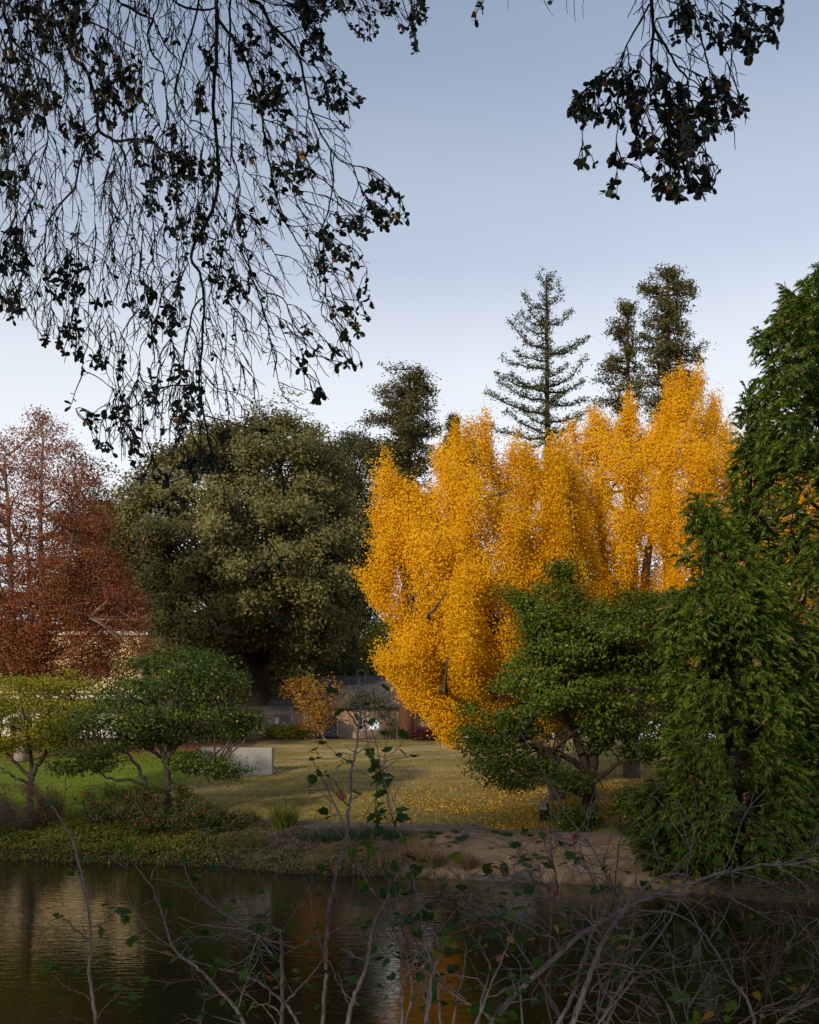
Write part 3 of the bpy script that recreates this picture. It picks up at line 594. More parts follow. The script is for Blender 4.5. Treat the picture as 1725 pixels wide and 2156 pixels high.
# green maple-like trees
leafy('green_maple_tree', 'dense green tree just turning yellow that leans over the dirt bank beside the black post', 1248, 35.2,
    [dict(poly=[(1055, 1235), (1075, 1222), (1100, 1255), (1140, 1240), (1168, 1185), (1200, 1182), (1195, 1230), (1225, 1275), (1270, 1270), (1310, 1262), (1330, 1228), (1352, 1258), (1390, 1250), (1410, 1300), (1450, 1330), (1450, 1500), (1425, 1580), (1385, 1600), (1345, 1605), (1310, 1560), (1250, 1600), (1190, 1560), (1120, 1560), (1040, 1560), (985, 1575), (955, 1530), (990, 1480), (1040, 1440), (1080, 1400), (1112, 1380), (1115, 1340), (1095, 1300)], n=800, Rd=3.0, freq=(.8, .8, 1.7), thr=-.03, off=2., rough=.5, shell=.3),
     dict(poly=[(1055, 1235), (1075, 1222), (1100, 1255), (1140, 1240), (1168, 1185), (1200, 1182), (1195, 1230), (1225, 1270), (1270, 1265), (1310, 1258), (1330, 1228), (1352, 1255), (1392, 1248), (1420, 1300), (1420, 1400), (1300, 1420), (1120, 1420), (1090, 1300)], n=270, Rd=2.0, freq=.8, thr=-.2, off=2., shell=.3),
     dict(poly=[(985, 1565), (1040, 1555), (1100, 1570), (1125, 1610), (1118, 1655), (1095, 1662), (1055, 1655), (1045, 1630), (1010, 1630)], n=90, Rd=1.4, freq=(.8, .8, 1.2), thr=-.2, dy=-.8),
     dict(poly=[(1190, 1690), (1230, 1690), (1250, 1720), (1256, 1765), (1215, 1775), (1185, 1750)], n=38, Rd=.8, freq=.9, thr=-.3, dy=-.8),
     dict(poly=[(1130, 1600), (1190, 1590), (1240, 1640), (1230, 1670), (1180, 1655)], n=26, Rd=1.2, freq=.9, thr=-.1, dy=-1)],
    [([(1245, 1740), (1242, 1680), (1246, 1620), (1250, 1560)], [.36, .30, .25, .22, .2]),
     ([(1246, 1640, 0), (1215, 1560, -.3), (1180, 1480, -.5), (1130, 1400, -.5), (1100, 1300, -.3)], [.17, .13, .1, .07, .02]), ([(1248, 1600, 0), (1262, 1480, .2), (1255, 1380, .2), (1225, 1290, .1)], [.17, .12, .08, .02]),
     ([(1250, 1590, 0), (1310, 1530, -.3), (1370, 1450, -.2), (1400, 1340, .2)], [.15, .11, .07, .02]), ([(1244, 1630, 0), (1180, 1590, -.8), (1100, 1560, -1.2), (1020, 1560, -1.2)], [.12, .09, .06, .02]), ([(1246, 1650, 0), (1300, 1610, -.5), (1360, 1590, -.8)], [.12, .07, .02])],
    M['maple2'], M['bark'], nl=150, leaf=(.125, .08), per=52, sig=(.32, .32, .10), clump_kw=dict(tint=(.42, .2), up=.9, rnd=.55, udown=.6), limb_r=.07, twig_r=.008)
leafy('green_maple_tree', 'small dark green tree with one slanting twin stem growing out of the red rose bush', 352, 39.5,
    [dict(poly=[(228, 1402), (270, 1385), (330, 1395), (370, 1370), (420, 1370), (480, 1395), (502, 1430), (515, 1480), (520, 1510), (490, 1550), (420, 1555), (330, 1560), (300, 1570), (250, 1560), (215, 1500)], n=440, Rd=2.6, freq=(.8, .8, 1.8), thr=-.02, off=4., rough=.5, shell=.2, front=.5),
     dict(poly=[(112, 1560), (150, 1530), (190, 1480), (215, 1500), (250, 1560), (290, 1565), (240, 1600), (222, 1635), (160, 1642), (118, 1620)], n=105, Rd=1.4, freq=(.8, .8, 1.3), thr=-.2, dy=-.6),
     dict(poly=[(375, 1600), (420, 1575), (480, 1590), (500, 1612), (512, 1632), (470, 1640), (420, 1625), (385, 1625)], n=65, Rd=.9, freq=.9, thr=-.4, dy=-1.2),
     dict(poly=[(480, 1505), (520, 1500), (545, 1528), (510, 1545), (480, 1550)], n=34, Rd=.7, freq=.9, thr=-.5, dy=-.8)],
    [([(352, 1690), (352, 1640), (347, 1600)], [.20, .165, .145, .13]), ([(345, 1605, 0), (335, 1540, -.2), (330, 1480, -.2), (300, 1420, -.1)], [.11, .08, .05, .02]), ([(350, 1605, 0), (368, 1540, .2), (375, 1450, .2), (400, 1390, .1)], [.13, .1, .06, .02]),
     ([(342, 1595, 0), (310, 1575, -.4), (270, 1560, -.6), (210, 1555, -.7)], [.08, .06, .045, .02]), ([(355, 1590, 0), (420, 1530, -.5), (480, 1500, -.6)], [.09, .06, .02]),
     ([(330, 1705, -.2), (300, 1640, -.6), (280, 1600, -.9), (262, 1580, -1)], [.10, .085, .06, .03]), ([(300, 1652, -.6), (268, 1640, -.8), (240, 1642, -1), (200, 1620, -1), (165, 1600, -1)], [.07, .06, .05, .04, .02]), ([(350, 1620, 0), (400, 1612, -.8), (460, 1612, -1.2)], [.06, .04, .015])],
    M['maple'], M['greybark'], nl=110, leaf=(.125, .08), per=44, sig=(.36, .36, .11), clump_kw=dict(tint=(.42, .2), up=.9, rnd=.6, udown=.6), limb_r=.06, twig_r=.008)
leafy('yellow_green_maple_tree', 'light yellow green tree with several spreading stems at the left bank', 62, 42.5,
    [dict(poly=[(-60, 1450), (0, 1435), (35, 1425), (90, 1430), (130, 1415), (155, 1400), (172, 1425), (195, 1450), (205, 1490), (175, 1530), (150, 1560), (60, 1575), (-60, 1600)], n=380, Rd=2.5, freq=(.8, .8, 1.8), thr=.0, off=9., rough=.5, shell=.2, front=.5),
     dict(poly=[(60, 1520), (140, 1500), (180, 1530), (130, 1580), (70, 1575)], n=70, Rd=1, freq=.8, thr=-.3, dy=-.6)],
    [([(64, 1680), (66, 1640), (68, 1625)], [.17, .15, .14, .13]), ([(66, 1640, 0), (30, 1600, -.3), (0, 1560, -.3), (-30, 1500, 0)], [.09, .07, .05, .02]), ([(68, 1632, 0), (62, 1570, 0), (50, 1500, .2), (40, 1450, .2)], [.10, .08, .05, .02]), ([(70, 1632, 0), (95, 1590, -.3), (130, 1540, -.3), (160, 1460, 0)], [.10, .08, .05, .02]), ([(64, 1650, -.1), (20, 1630, -.6), (-30, 1600, -.8)], [.07, .05, .03]), ([(95, 1592, 0), (100, 1540, .3), (105, 1470, .5)], [.06, .04, .02])],
    M['yelgreen'], M['greybark'], nl=80, leaf=(.125, .075), per=40, sig=(.36, .36, .12), clump_kw=dict(tint=(.48, .22), up=.8, rnd=.65, udown=.5), limb_r=.05, twig_r=.008)
leafy('orange_young_tree', 'thin young tree with orange brown leaves in front of the house roof', 690, 66.5,
    [dict(poly=[(590, 1455), (610, 1430), (650, 1425), (690, 1422), (725, 1445), (738, 1475), (715, 1495), (700, 1530), (655, 1535), (640, 1500), (610, 1480)], n=120, Rd=1.5, freq=1.1, thr=.0, off=1.),
     dict(poly=[(645, 1480), (695, 1480), (684, 1540), (660, 1548), (640, 1525)], n=34, Rd=.8, freq=1.1, thr=-.05)],
    [([(668, 1530), (666, 1490), (664, 1450)], [.06, .055, .05, .02]), ([(678, 1552, -.1), (680, 1500, 0), (690, 1450, 0)], [.04, .03, .015]), ([(672, 1552, .1), (650, 1500, 0), (620, 1460, 0)], [.04, .03, .015])],
    M['orange'], M['palebark'], nl=50, leaf=(.16, .10), per=17, sig=(.30, .30, .22), limb_r=.04, twig_r=.01, baseY=66.5)
leafy('grey_green_shrub', 'grey green multi stemmed shrub in front of the house window', 772, 68.6,
    [dict(poly=[(735, 1470), (760, 1455), (800, 1460), (830, 1475), (838, 1495), (815, 1510), (790, 1515), (760, 1512), (735, 1500)], n=110, Rd=1.2, freq=.9, thr=-.15)],
    [([(772, 1530), (764, 1495)], [.04, .035, .02]), ([(775, 1552, 0), (785, 1525, 0), (800, 1490, 0)], [.035, .03, .015]), ([(773, 1552, 0), (790, 1535, 0), (815, 1500, 0)], [.03, .025, .012]), ([(770, 1552, 0), (760, 1520, 0), (750, 1490, 0)], [.03, .025, .012])],
    M['greygreen'], M['palebark'], nl=30, leaf=(.16, .06), per=26, sig=(.3, .3, .18), limb_r=.03, twig_r=.01, cat='shrub')

# feathery evergreens at the right, their sprays hanging to the water
def sprays(p, o, L, m=13, wid=.036, droop=.75, tint=(.5, .2)):
    n = len(p); ts = np.linspace(.08, 1, m)
    az = nrm(o * np.array([1, 1, .25]) + RNG.normal(size=o.shape) * .38); az[:, 2] += .25
    Ls = L * RNG.uniform(.6, 1.25, n)
    side = nrm(np.cross(az, [0, 0, 1.]))
    V, T = [], []
    dr = droop * RNG.uniform(.5, 1.3, n)
    ct = RNG.normal(size=n) * .6
    for j, t in enumerate(ts):
        base = p + az * (Ls * t)[:, None] + np.array([0, 0, -1.]) * (dr * Ls * t * t)[:, None]
        tan = nrm(az + np.array([0, 0, -2.]) * (dr * t)[:, None])
        for sg in (-1, 1):
            d = nrm(tan * .95 + side * sg * RNG.uniform(.15, .75, (n, 1)) + RNG.normal(size=(n, 3)) * .22 + np.array([0, 0, -.12]))
            ll = Ls * RNG.uniform(.28, .52, n) * (1 - .35 * abs(t - .5))
            wv = nrm(np.cross(d, RNG.normal(size=(n, 3)))) * (wid * RNG.uniform(.5, 1.1, n))[:, None]
            a = base; tip = base + d * ll[:, None]; mid = base + d * (ll * .5)[:, None] + np.array([0, 0, .02])
            V.append(np.stack([a, mid + wv, tip, mid - wv], 1)); T.append(np.clip(tint[0] + (ct * .8 + RNG.normal(size=n) * .7 + (t - .5) * .8) * tint[1], 0, .955))
    v = np.concatenate(V, 0).reshape(-1, 3); t = np.concatenate(T)
    brown = np.tile(RNG.random(n) < .012, 2 * m); t[brown] = 1
    return v, np.arange(len(v)).reshape(-1, 4), t
def feathery(name, label, base_x, Y, polys, trunk, r, L, n, nl=120, wid=.036, m=13):
    b = ground_pt(base_x, Y); t = thing(name, label, 'tree', b, 'feathery evergreens at the water')
    mb = MB(); tp = D(trunk, Y); s, rr = stem_mesh(np.vstack([b, tp]), r, 26, 9); mb.tube(s, rr, 9)
    parts = []; allp = []
    for poly, Rd, k, fr, thr, off, dy in polys:
        p, o = crown_pts(poly, Y + dy, Rd, int(n * k), fr, thr, .64, .5, off, .35)
        ax = np.stack([np.interp(p[:, 2], s[:, 2], s[:, 0]), np.interp(p[:, 2], s[:, 2], s[:, 1])], 1)
        o2 = p.copy(); o2[:, :2] -= ax; o2[:, 2] = np.where(p[:, 2] > s[-1, 2] - 2, 1.2, .1); o2 = nrm(o2)
        p2 = p - nrm(o2) * L * .55; p2[:, 2] += L * .25
        parts.append(sprays(p2, o2, L, m, wid, .55)); allp.append(p2)
    allp = np.vstack(allp)
    limbs(mb, s[2:], allp[RNG.permutation(len(allp))[:nl]], .09, .012, .03, 5, 6)
    mb.build('trunk', M['bark'], t, True); foliage('crown', parts, M['cedar'], t)
big = [(1742, 545), (1702, 588), (1690, 625), (1662, 618), (1652, 622), (1640, 618), (1630, 660), (1618, 690), (1588, 718), (1592, 745), (1610, 775), (1600, 830), (1605, 900), (1612, 980), (1598, 1010), (1600, 1100), (1640, 1120), (1610, 1200), (1600, 1300), (1620, 1500), (1640, 1700), (1660, 1880), (1800, 1890), (1820, 1500), (1820, 900), (1800, 600)]
feathery('feathery_evergreen_tree', 'tallest feathery evergreen cut off by the right edge with its dark trunk hidden', 1790, 33,
    [(big, 4.2, .8, (.8, .8, .55), -.10, 3., 0), ([(1742, 545), (1702, 588), (1690, 625), (1652, 618), (1630, 660), (1618, 690), (1590, 718), (1610, 775), (1600, 830), (1605, 900), (1612, 990), (1680, 1000), (1780, 1000), (1790, 800), (1780, 600)], 2.4, .26, .9, -.05, 2., -.6)], [(1790, 1500), (1775, 1000), (1745, 560)], [.5, .38, .22, .04], .50, 4800, 170, .027, 13)
feathery('feathery_evergreen_tree', 'narrow feathery evergreen whose pointed tip stands left of the tallest one', 1585, 34,
    [([(1575, 812), (1592, 850), (1612, 900), (1640, 980), (1625, 1050), (1600, 1080), (1620, 1120), (1570, 1170), (1535, 1130), (1540, 1020), (1552, 960), (1558, 880)], 1.5, .7, (.8, .8, .6), -.2, 8., 0),
     ([(1560, 1130), (1620, 1120), (1650, 1200), (1640, 1280), (1580, 1300), (1530, 1230)], 1.3, .3, (.8, .8, .6), -.05, 8., 0)], [(1585, 1400), (1580, 1100), (1575, 820)], [.26, .2, .12, .03], .46, 1000, 60, .030, 12)
front = [(1475, 1038), (1490, 1045), (1505, 1070), (1528, 1110), (1570, 1150), (1620, 1190), (1650, 1260), (1680, 1400), (1700, 1500), (1690, 1650), (1710, 1800), (1700, 1880), (1640, 1905), (1560, 1893), (1480, 1850), (1420, 1840), (1385, 1800), (1380, 1720), (1402, 1690), (1395, 1600), (1425, 1500), (1395, 1350), (1400, 1250), (1430, 1180), (1452, 1100)]
feathery('feathery_evergreen_tree', 'front feathery evergreen with rounded tip whose lowest sprays touch the lake', 1540, 28.8,
    [(front, 3.1, .78, (.85, .85, .62), .0, 1., 0), ([(1560, 1820), (1700, 1780), (1800, 1760), (1800, 1900), (1650, 1912), (1540, 1895)], 1.4, .12, .8, -.3, 1., -1.2), ([(1600, 1300), (1760, 1250), (1780, 1880), (1640, 1880), (1560, 1600)], 1.6, .22, .8, -.12, 6., 1.5), ([(1330, 1680), (1385, 1650), (1420, 1760), (1450, 1850), (1380, 1845), (1335, 1790)], .9, .07, .8, -.25, 1., -.6)], [(1535, 1600), (1500, 1300), (1480, 1085)], [.42, .32, .2, .03], .48, 5200, 160, .025, 14)

# ------------------------------------------------------------------ buildings and park furniture
def X_(x, Y): return (x - CX) / F * Y
def Z_(y, Y): return EYE - (y - HY) / F * Y
def build_house():
    Yf = 72.0; t = thing('house', 'low peach stucco house with grey shingle roof behind the lawn', 'house', (X_(760, Yf), Yf, gz(X_(760, Yf), Yf)))
    x0, x1 = X_(640, Yf), X_(842, Yf); z0 = gz(x0, Yf) - .3; ze = Z_(1487, Yf) + .02; zr = Z_(1424, 77)
    wx0, wx1 = X_(890, Yf), X_(838, Yf)
    # window opening cut out of the front wall: the wall is built as panels round it
    ox0, ox1, oz0, oz1 = X_(752.5, Yf), X_(800, Yf), Z_(1537.5, Yf), Z_(1512.5, Yf)
    m = MB(); m.box(x0, ox0, Yf, Yf + .25, z0, ze); m.box(ox1, x1, Yf, Yf + .25, z0, ze); m.box(ox0, ox1, Yf, Yf + .25, z0, oz0); m.box(ox0, ox1, Yf, Yf + .25, oz1, ze)
    m.box(x1 - .25, x1, Yf + .25, Yf + 9, z0, ze); m.box(x0, x0 + .25, Yf + .25, Yf + 9, z0, ze)
    m.box(x1, X_(935, Yf + 2.5), Yf + 2.2, Yf + 2.45, z0, ze - .1)
    m.box(X_(556, 74.2), x0, 74.2, 74.45, z0, Z_(1487, 74.2)); m.build('wall', M['stucco'], t)
    m = MB(); xl, xr = X_(690, Yf) - 1.4, X_(906, Yf); e = .55
    A = [(X_(640, Yf) - e, Yf - e, ze), (xr, Yf - e, ze), (xr, Yf + 9.6, ze), (X_(640, Yf) - e, Yf + 9.6, ze), (X_(668, 76.5), Yf + 4.6, zr), (xr, Yf + 4.6, zr)]
    dn = [(p[0], p[1], p[2] - .16) for p in A[:4]]
    m.add(A + dn, [(0, 1, 5, 4), (2, 3, 4, 5), (3, 0, 4), (1, 2, 5), (0, 6, 7, 1), (1, 7, 8, 2), (2, 8, 9, 3), (3, 9, 6, 0), (6, 9, 8, 7)])
    roof = m.build('roof', M['shingle'], t)
    m = MB(); m.bar((X_(640, Yf) - e, Yf - e - .06, ze - .07), (xr, Yf - e - .06, ze - .07), .11, .14); m.build('gutter', M['dark'], roof)
    m = MB(); zw = Z_(1485.5, 73.6); yv = 76.0; zv = Z_(1467, yv)
    B = [(X_(559, 73.6), 73.6, zw), (X_(648, 73.6), 73.6, zw), (X_(700, yv), yv, zv), (X_(573, yv), yv, zv), (X_(573, yv), 78.4, zw), (X_(700, yv), 78.4, zw)]
    m.add(B + [(B[0][0], 73.6, zw - .14), (B[1][0], 73.6, zw - .14)], [(0, 1, 2, 3), (3, 2, 5, 4), (0, 3, 4), (0, 6, 7, 1)]); m.build('roof', M['shingle'], t)
    f = MB(); w = .07; yy = Yf + .02
    f.box(ox0, ox0 + w, yy, yy + .1, oz0, oz1); f.box(ox1 - w, ox1, yy, yy + .1, oz0, oz1); f.box(ox0 + w, ox1 - w, yy, yy + .1, oz0, oz0 + w); f.box(ox0 + w, ox1 - w, yy, yy + .1, oz1 - w, oz1)
    xm = (ox0 + ox1) / 2; f.box(xm - .09, xm + .09, yy, yy + .1, oz0 + w, oz1 - w)
    for a, b in ((ox0 + w, xm - .09), (xm + .09, ox1 - w)):
        q = (a + b) / 2; f.box(q - .02, q + .02, yy + .01, yy + .08, oz0 + w, oz1 - w); zz = (oz0 + oz1) / 2; f.box(a, q - .02, yy + .01, yy + .08, zz - .02, zz + .02); f.box(q + .02, b, yy + .01, yy + .08, zz - .02, zz + .02)
    fr = f.build('window', M['white'], t)
    m = MB(); m.box(ox0 + .01, ox1 - .01, yy + .12, yy + .14, oz0 + .01, oz1 - .01); m.build('pane', M['glass'], fr)
    m = MB(); m.box(ox0 - .1, ox1 + .1, Yf - .09, Yf - .003, oz0 - .12, oz0 - .01); m.build('sill', M['stucco'], fr)
    m = MB(); vx, vy, vz = X_(648, 75), 74.6, Z_(1443, 74.6); m.box(vx - .22, vx + .22, vy - .2, vy + .4, vz - .8, vz + .16); m.build('roof_vent', M['metal'], t)
build_house()

def build_cream():
    Y = 88.0; x0, x1 = X_(-140, Y), X_(306, Y); zb_ = gz(x0, Y) - .3; zw, zt = Z_(1466, Y), Z_(1338, Y)
    t = thing('apartment_building', 'large cream walled building half hidden behind the rust red tree', 'building', ((x0 + x1) / 2, Y, zb_ + .3))
    m = MB(); wins = [X_(v, Y) for v in (-60, -10)]; zs0, zs1 = Z_(1418, Y), Z_(1385, Y); w = 1.0; xs = x0
    for c in wins:
        m.box(xs, c - w, Y, Y + .3, zw, zt); m.box(c - w, c + w, Y, Y + .3, zw, zs0); m.box(c - w, c + w, Y, Y + .3, zs1, zt); xs = c + w
    m.box(xs, x1, Y, Y + .3, zw, zt); m.box(x1 - .3, x1, Y + .3, Y + 14, zb_, zt); m.box(x0, x0 + .3, Y + .3, Y + 14, zb_, zt); m.box(x0, x1 - .3, Y + 13.7, Y + 14, zb_, zt)
    m.build('wall', M['cream'], t)
    m = MB(); m.box(x0 - .4, x1 + .4, Y - .5, Y + 14.4, zt + .003, zt + .3); m.build('roof', M['white'], t)
    for c in wins:
        f = MB(); f.box(c - w, c - w + .1, Y + .05, Y + .2, zs0, zs1); f.box(c + w - .1, c + w, Y + .05, Y + .2, zs0, zs1); f.box(c - w + .1, c + w - .1, Y + .05, Y + .2, zs0, zs0 + .1); f.box(c - w + .1, c + w - .1, Y + .05, Y + .2, zs1 - .1, zs1); f.box(c - .04, c + .04, Y + .06, Y + .19, zs0 + .1, zs1 - .1)
        o = f.build('window', M['white'], t); m = MB(); m.box(c - w + .02, c + w - .02, Y + .22, Y + .24, zs0 + .02, zs1 - .02); m.build('pane', M['glass'], o)
    m = MB(); m.box(x0, x1 + 1, Y - 2.6, Y - .003, zw - .34, zw - .05); m.build('porch_beam', M['white'], t)
    m = MB(); m.box(x0, x1 + 1.1, Y - 2.7, Y - .003, zw - .045, zw + .12); m.build('porch_roof', M['edge'], t)
    m = MB(); m.box(x0, x1 - .3, Y + .6, Y + .85, zb_, zw); m.build('ground_floor_wall', M['white'], t)
    for v in (-20, 60, 130, 185, 250, 300):
        m = MB(); xx = X_(v, Y - 2.4); m.box(xx - .12, xx + .12, Y - 2.5, Y - 2.26, zb_, zw - .343); m.build('post', M['brownfence'], t)
    for v in (40, 110): # dark doors under the porch
        m = MB(); xx = X_(v, Y); m.box(xx - .9, xx + .9, Y + .5, Y + .597, zb_, zb_ + 2.3); m.build('door', M['dark'], t)
build_cream()

def board_fence(name, label, xa, Ya, xb, Yb, ytop, m, gap=.02, bw=.14, h=None):
    a = np.array([X_(xa, Ya), Ya]); b = np.array([X_(xb, Yb), Yb]); L = np.linalg.norm(b - a); n = int(L / (bw + gap))
    t = thing(name, label, 'fence', (*((a + b) / 2), gz(*((a + b) / 2))))
    bo = MB()
    for k in range(n):
        c = a + (b - a) * (k + .5) / n; zt = (Z_(ytop, c[1]) if h is None else gz(*c) + h) + RNG.uniform(-.03, .03); z0 = gz(*c) - .1
        d = (b - a) / L * bw / 2
        bo.bar((*(c), z0), (*(c), zt), bw, .025)
    bo.build('boards', m, t)
    for k in range(int(L / 2.4) + 1):
        c = a + (b - a) * min(1, k * 2.4 / L); q = MB(); q.box(c[0] - .06, c[0] + .06, c[1] + .05, c[1] + .17, gz(*c) - .1, (Z_(ytop, c[1]) if h is None else gz(*c) + h) - .08); q.build('post', m, t)
    for hz in (.35, 1.4):
        q = MB(); q.bar((a[0], a[1] + .035, gz(*a) + hz), (b[0], b[1] + .035, gz(*b) + hz), .04, .09); q.build('rail', m, t)
board_fence('wooden_fence', 'pale weathered board fence beside the oak trunk', 452, 70, 557, 70, 1487, M['wood'])
board_fence('wooden_fence', 'dull brown board fence running behind the left maple', 255, 72, 448, 70.3, 1500, M['brownfence'])
board_fence('picket_fence', 'dark slatted railing below the cream building', 84, 70, 150, 70, 1500, M['brownfence'], .11, .07)
board_fence('wooden_gate', 'brown slatted gate behind the chain link carrying the speed sign', 577, 70.6, 612, 70.6, 1503, M['brownfence'], .03, .10)

def build_chain():
    Y = 69.4; t = thing('chain_link_fence', 'galvanised chain link fence between the wooden fence and the house', 'fence', (X_(600, Y), Y, gz(X_(600, Y), Y)))
    xs = [558, 615, 641]
    for v in xs:
        m = MB(); x = X_(v, Y); m.tube([(x, Y, gz(x, Y) - .2), (x, Y, Z_(1488, Y))], .035, 8); m.build('post', M['metal'], t, True)
    m = MB(); m.tube([W(558, 1489, Y), W(615, 1490, Y), W(641, 1491, Y)], .025, 6); m.build('rail', M['metal'], t, True)
    m = MB(); m.tube([W(558, 1536, Y), W(641, 1538, Y)], .018, 6); m.build('rail', M['metal'], t, True)
    m = MB(); x0, x1 = X_(558, Y), X_(615, Y); z0 = gz(x0, Y); z1 = Z_(1489.5, Y); h = z1 - z0; s = .11
    for k in range(int((x1 - x0 + h) / s)):
        for sg in (0, 1):
            a = x0 - h + k * s; p, q = np.array([a, z0]), np.array([a + h, z1])
            if p[0] < x0: p = np.array([x0, z0 + x0 - a])
            if q[0] > x1: q = np.array([x1, z0 + x1 - a])
            if q[0] - p[0] < .05: continue
            if sg: p[0], q[0] = x0 + x1 - p[0], x0 + x1 - q[0]
            m.tube([(p[0], Y, p[1]), (q[0], Y, q[1])], .011, 3, False)
    m.build('wire_mesh', M['metal'], t)
    Y = 69.2; t = thing('chain_link_gate', 'small chain link gate with a diagonal brace against the peach wall', 'gate', (X_(723, Y), Y, gz(X_(723, Y), Y)))
    fr = [W(711, 1515, Y), W(737, 1516, Y), W(737, 1548, Y), W(711, 1549, Y)]
    m = MB(); m.tube([fr[0], fr[1]], .028, 6); m.tube([fr[3], fr[2]], .028, 6); m.tube([fr[0], fr[3]], .028, 6); m.build('gate_frame', M['metal'], t)
    m = MB(); m.tube([W(711, 1521, Y), W(736, 1516.5, Y)], .02, 6); m.build('brace', M['metal'], t)
    m = MB(); m.tube([W(722, 1549, Y), W(736, 1542, Y)], .02, 6); m.build('brace', M['metal'], t)
    m = MB(); x = X_(737, Y); m.tube([(x, Y, gz(x, Y) - .2), W(737, 1513, Y)], .04, 8); m.build('post', M['metal'], t)
    m = MB(); x0, x1 = X_(711, Y), X_(737, Y); z0, z1 = Z_(1548, Y), Z_(1516, Y)
    for k in range(9):
        zz = z0 + (z1 - z0) * (k + .5) / 9; n = 10; m.tube([(x0 + (x1 - x0) * j / n, Y, zz + (.05 if j % 2 else -.05)) for j in range(n + 1)], .010, 3, False)
    m.build('wire_mesh', M['metal'], t)
build_chain()

def build_dumpster():
    Y = 70.4; x0, x1 = X_(664, Y), X_(710, Y); g = gz(x0, Y); t = thing('waste_container', 'big dark blue steel waste container with a sloped lid beside the house', 'dumpster', ((x0 + x1) / 2, Y, g))
    m = MB(); v = []
    zl, zr_ = Z_(1500, Y), Z_(1512, Y)
    for yy in (Y, Y + 1.6): v += [(x0, yy, g + .1), (x1 - .03, yy, g + .1), (x1 - .03, yy, g + 1.12), (x0, yy, g + 1.12)]
    m.add(v, [(0, 1, 2, 3), (7, 6, 5, 4), (1, 5, 6, 2), (0, 3, 7, 4), (3, 2, 6, 7), (0, 4, 5, 1)]); m.build('body', M['bin'], t)
    m = MB(); v = []
    for yy in (Y - .08, Y + 1.68): v += [(x0 - .03, yy, g + 1.123), (x1, yy, g + 1.123), (x1, yy, zr_), (x0 + .75, yy, zl), (x0 - .03, yy, zl - .1)]
    m.add(v, [(0, 1, 2, 3, 4), (9, 8, 7, 6, 5), (1, 6, 7, 2), (2, 7, 8, 3), (3, 8, 9, 4), (4, 9, 5, 0), (0, 5, 6, 1)]); m.build('lid', M['bin'], t)
    for k in range(5):
        q = MB(); xx = x0 + (x1 - x0) * (k + .5) / 5; q.box(xx - .04, xx + .04, Y - .05, Y - .003, g + .15, g + 1.1); q.build('rib', M['bin'], t)
    Yp = 69.7; p = MB(); xx = X_(681, Yp); p.tube([(xx, Yp, gz(xx, Yp) - .2), W(681, 1498, Yp)], .035, 8)
    tag(p.build('steel_post', M['metal'], None), 'bare steel post standing in front of the dark blue waste container', 'post')
build_dumpster()

def build_sign():
    Y = 69.3; c = W(583, 1517.5, Y); t = thing('speed_sign', 'small white speed limit sign hung on the chain link fence', 'sign', c)
    m = MB(); w, h = .155 * 1, .235; m.box(c[0] - w, c[0] + w, Y - .012, Y + .008, c[2] - h, c[2] + h); m.build('board', M['signwhite'], t)
    m = MB(); e = .012
    for a in ((c[0] - w + .01, c[0] + w - .01, c[2] + h - .02, c[2] + h - .01), (c[0] - w + .01, c[0] + w - .01, c[2] - h + .01, c[2] - h + .02)): m.box(a[0], a[1], Y - .016, Y - .0125, a[2], a[3])
    for xx in (c[0] - w + .01, c[0] + w - .02): m.box(xx, xx + .01, Y - .016, Y - .0125, c[2] - h + .021, c[2] + h - .021)
    m.build('border', M['ink'], t)
    for s, sz, dz in (('SPEED', .095, .13), ('LIMIT', .095, .045), ('5', .14, -.075), ('M.P.H.', .08, -.165)):
        cu = bpy.data.curves.new('lettering', 'FONT'); cu.body = s; cu.size = sz; cu.align_x = 'CENTER'; cu.extrude = .001
        tmp = bpy.data.objects.new('lettering', cu); COL.objects.link(tmp); bpy.context.view_layer.update()
        me = bpy.data.meshes.new_from_object(tmp.evaluated_get(bpy.context.evaluated_depsgraph_get())); bpy.data.objects.remove(tmp)
        o = link('lettering', me, M['ink'], t, (0, -.016, dz)); o.rotation_euler = (R(90), 0, 0)
    Y = 69.9; p = W(597.5, 1531, Y); t = thing('traffic_cone', 'orange and white traffic cone behind the low green hedge', 'cone', p)
    m = MB(); m.disc_prism((p[0], Y, p[2]), .17, .2, 14, .125); m.disc_prism((p[0], Y, p[2] + .32), .085, .22, 14, .03); m.box(p[0] - .2, p[0] + .2, Y - .2, Y + .2, p[2] - .05, p[2] - .003); m.build('body', M['orangeplastic'], t)
    m = MB(); m.disc_prism((p[0], Y, p[2] + .203), .124, .114, 14, .086); m.build('stripe', M['signwhite'], t)
    q = MB(); q.box(p[0] - .3, p[0] + .3, Y - .3, Y + .3, gz(p[0], Y) - .1, p[2] - .053); tag(q.build('concrete_block', M['conc'], None), 'low concrete block behind the hedge carrying the cone', 'block')
build_sign()

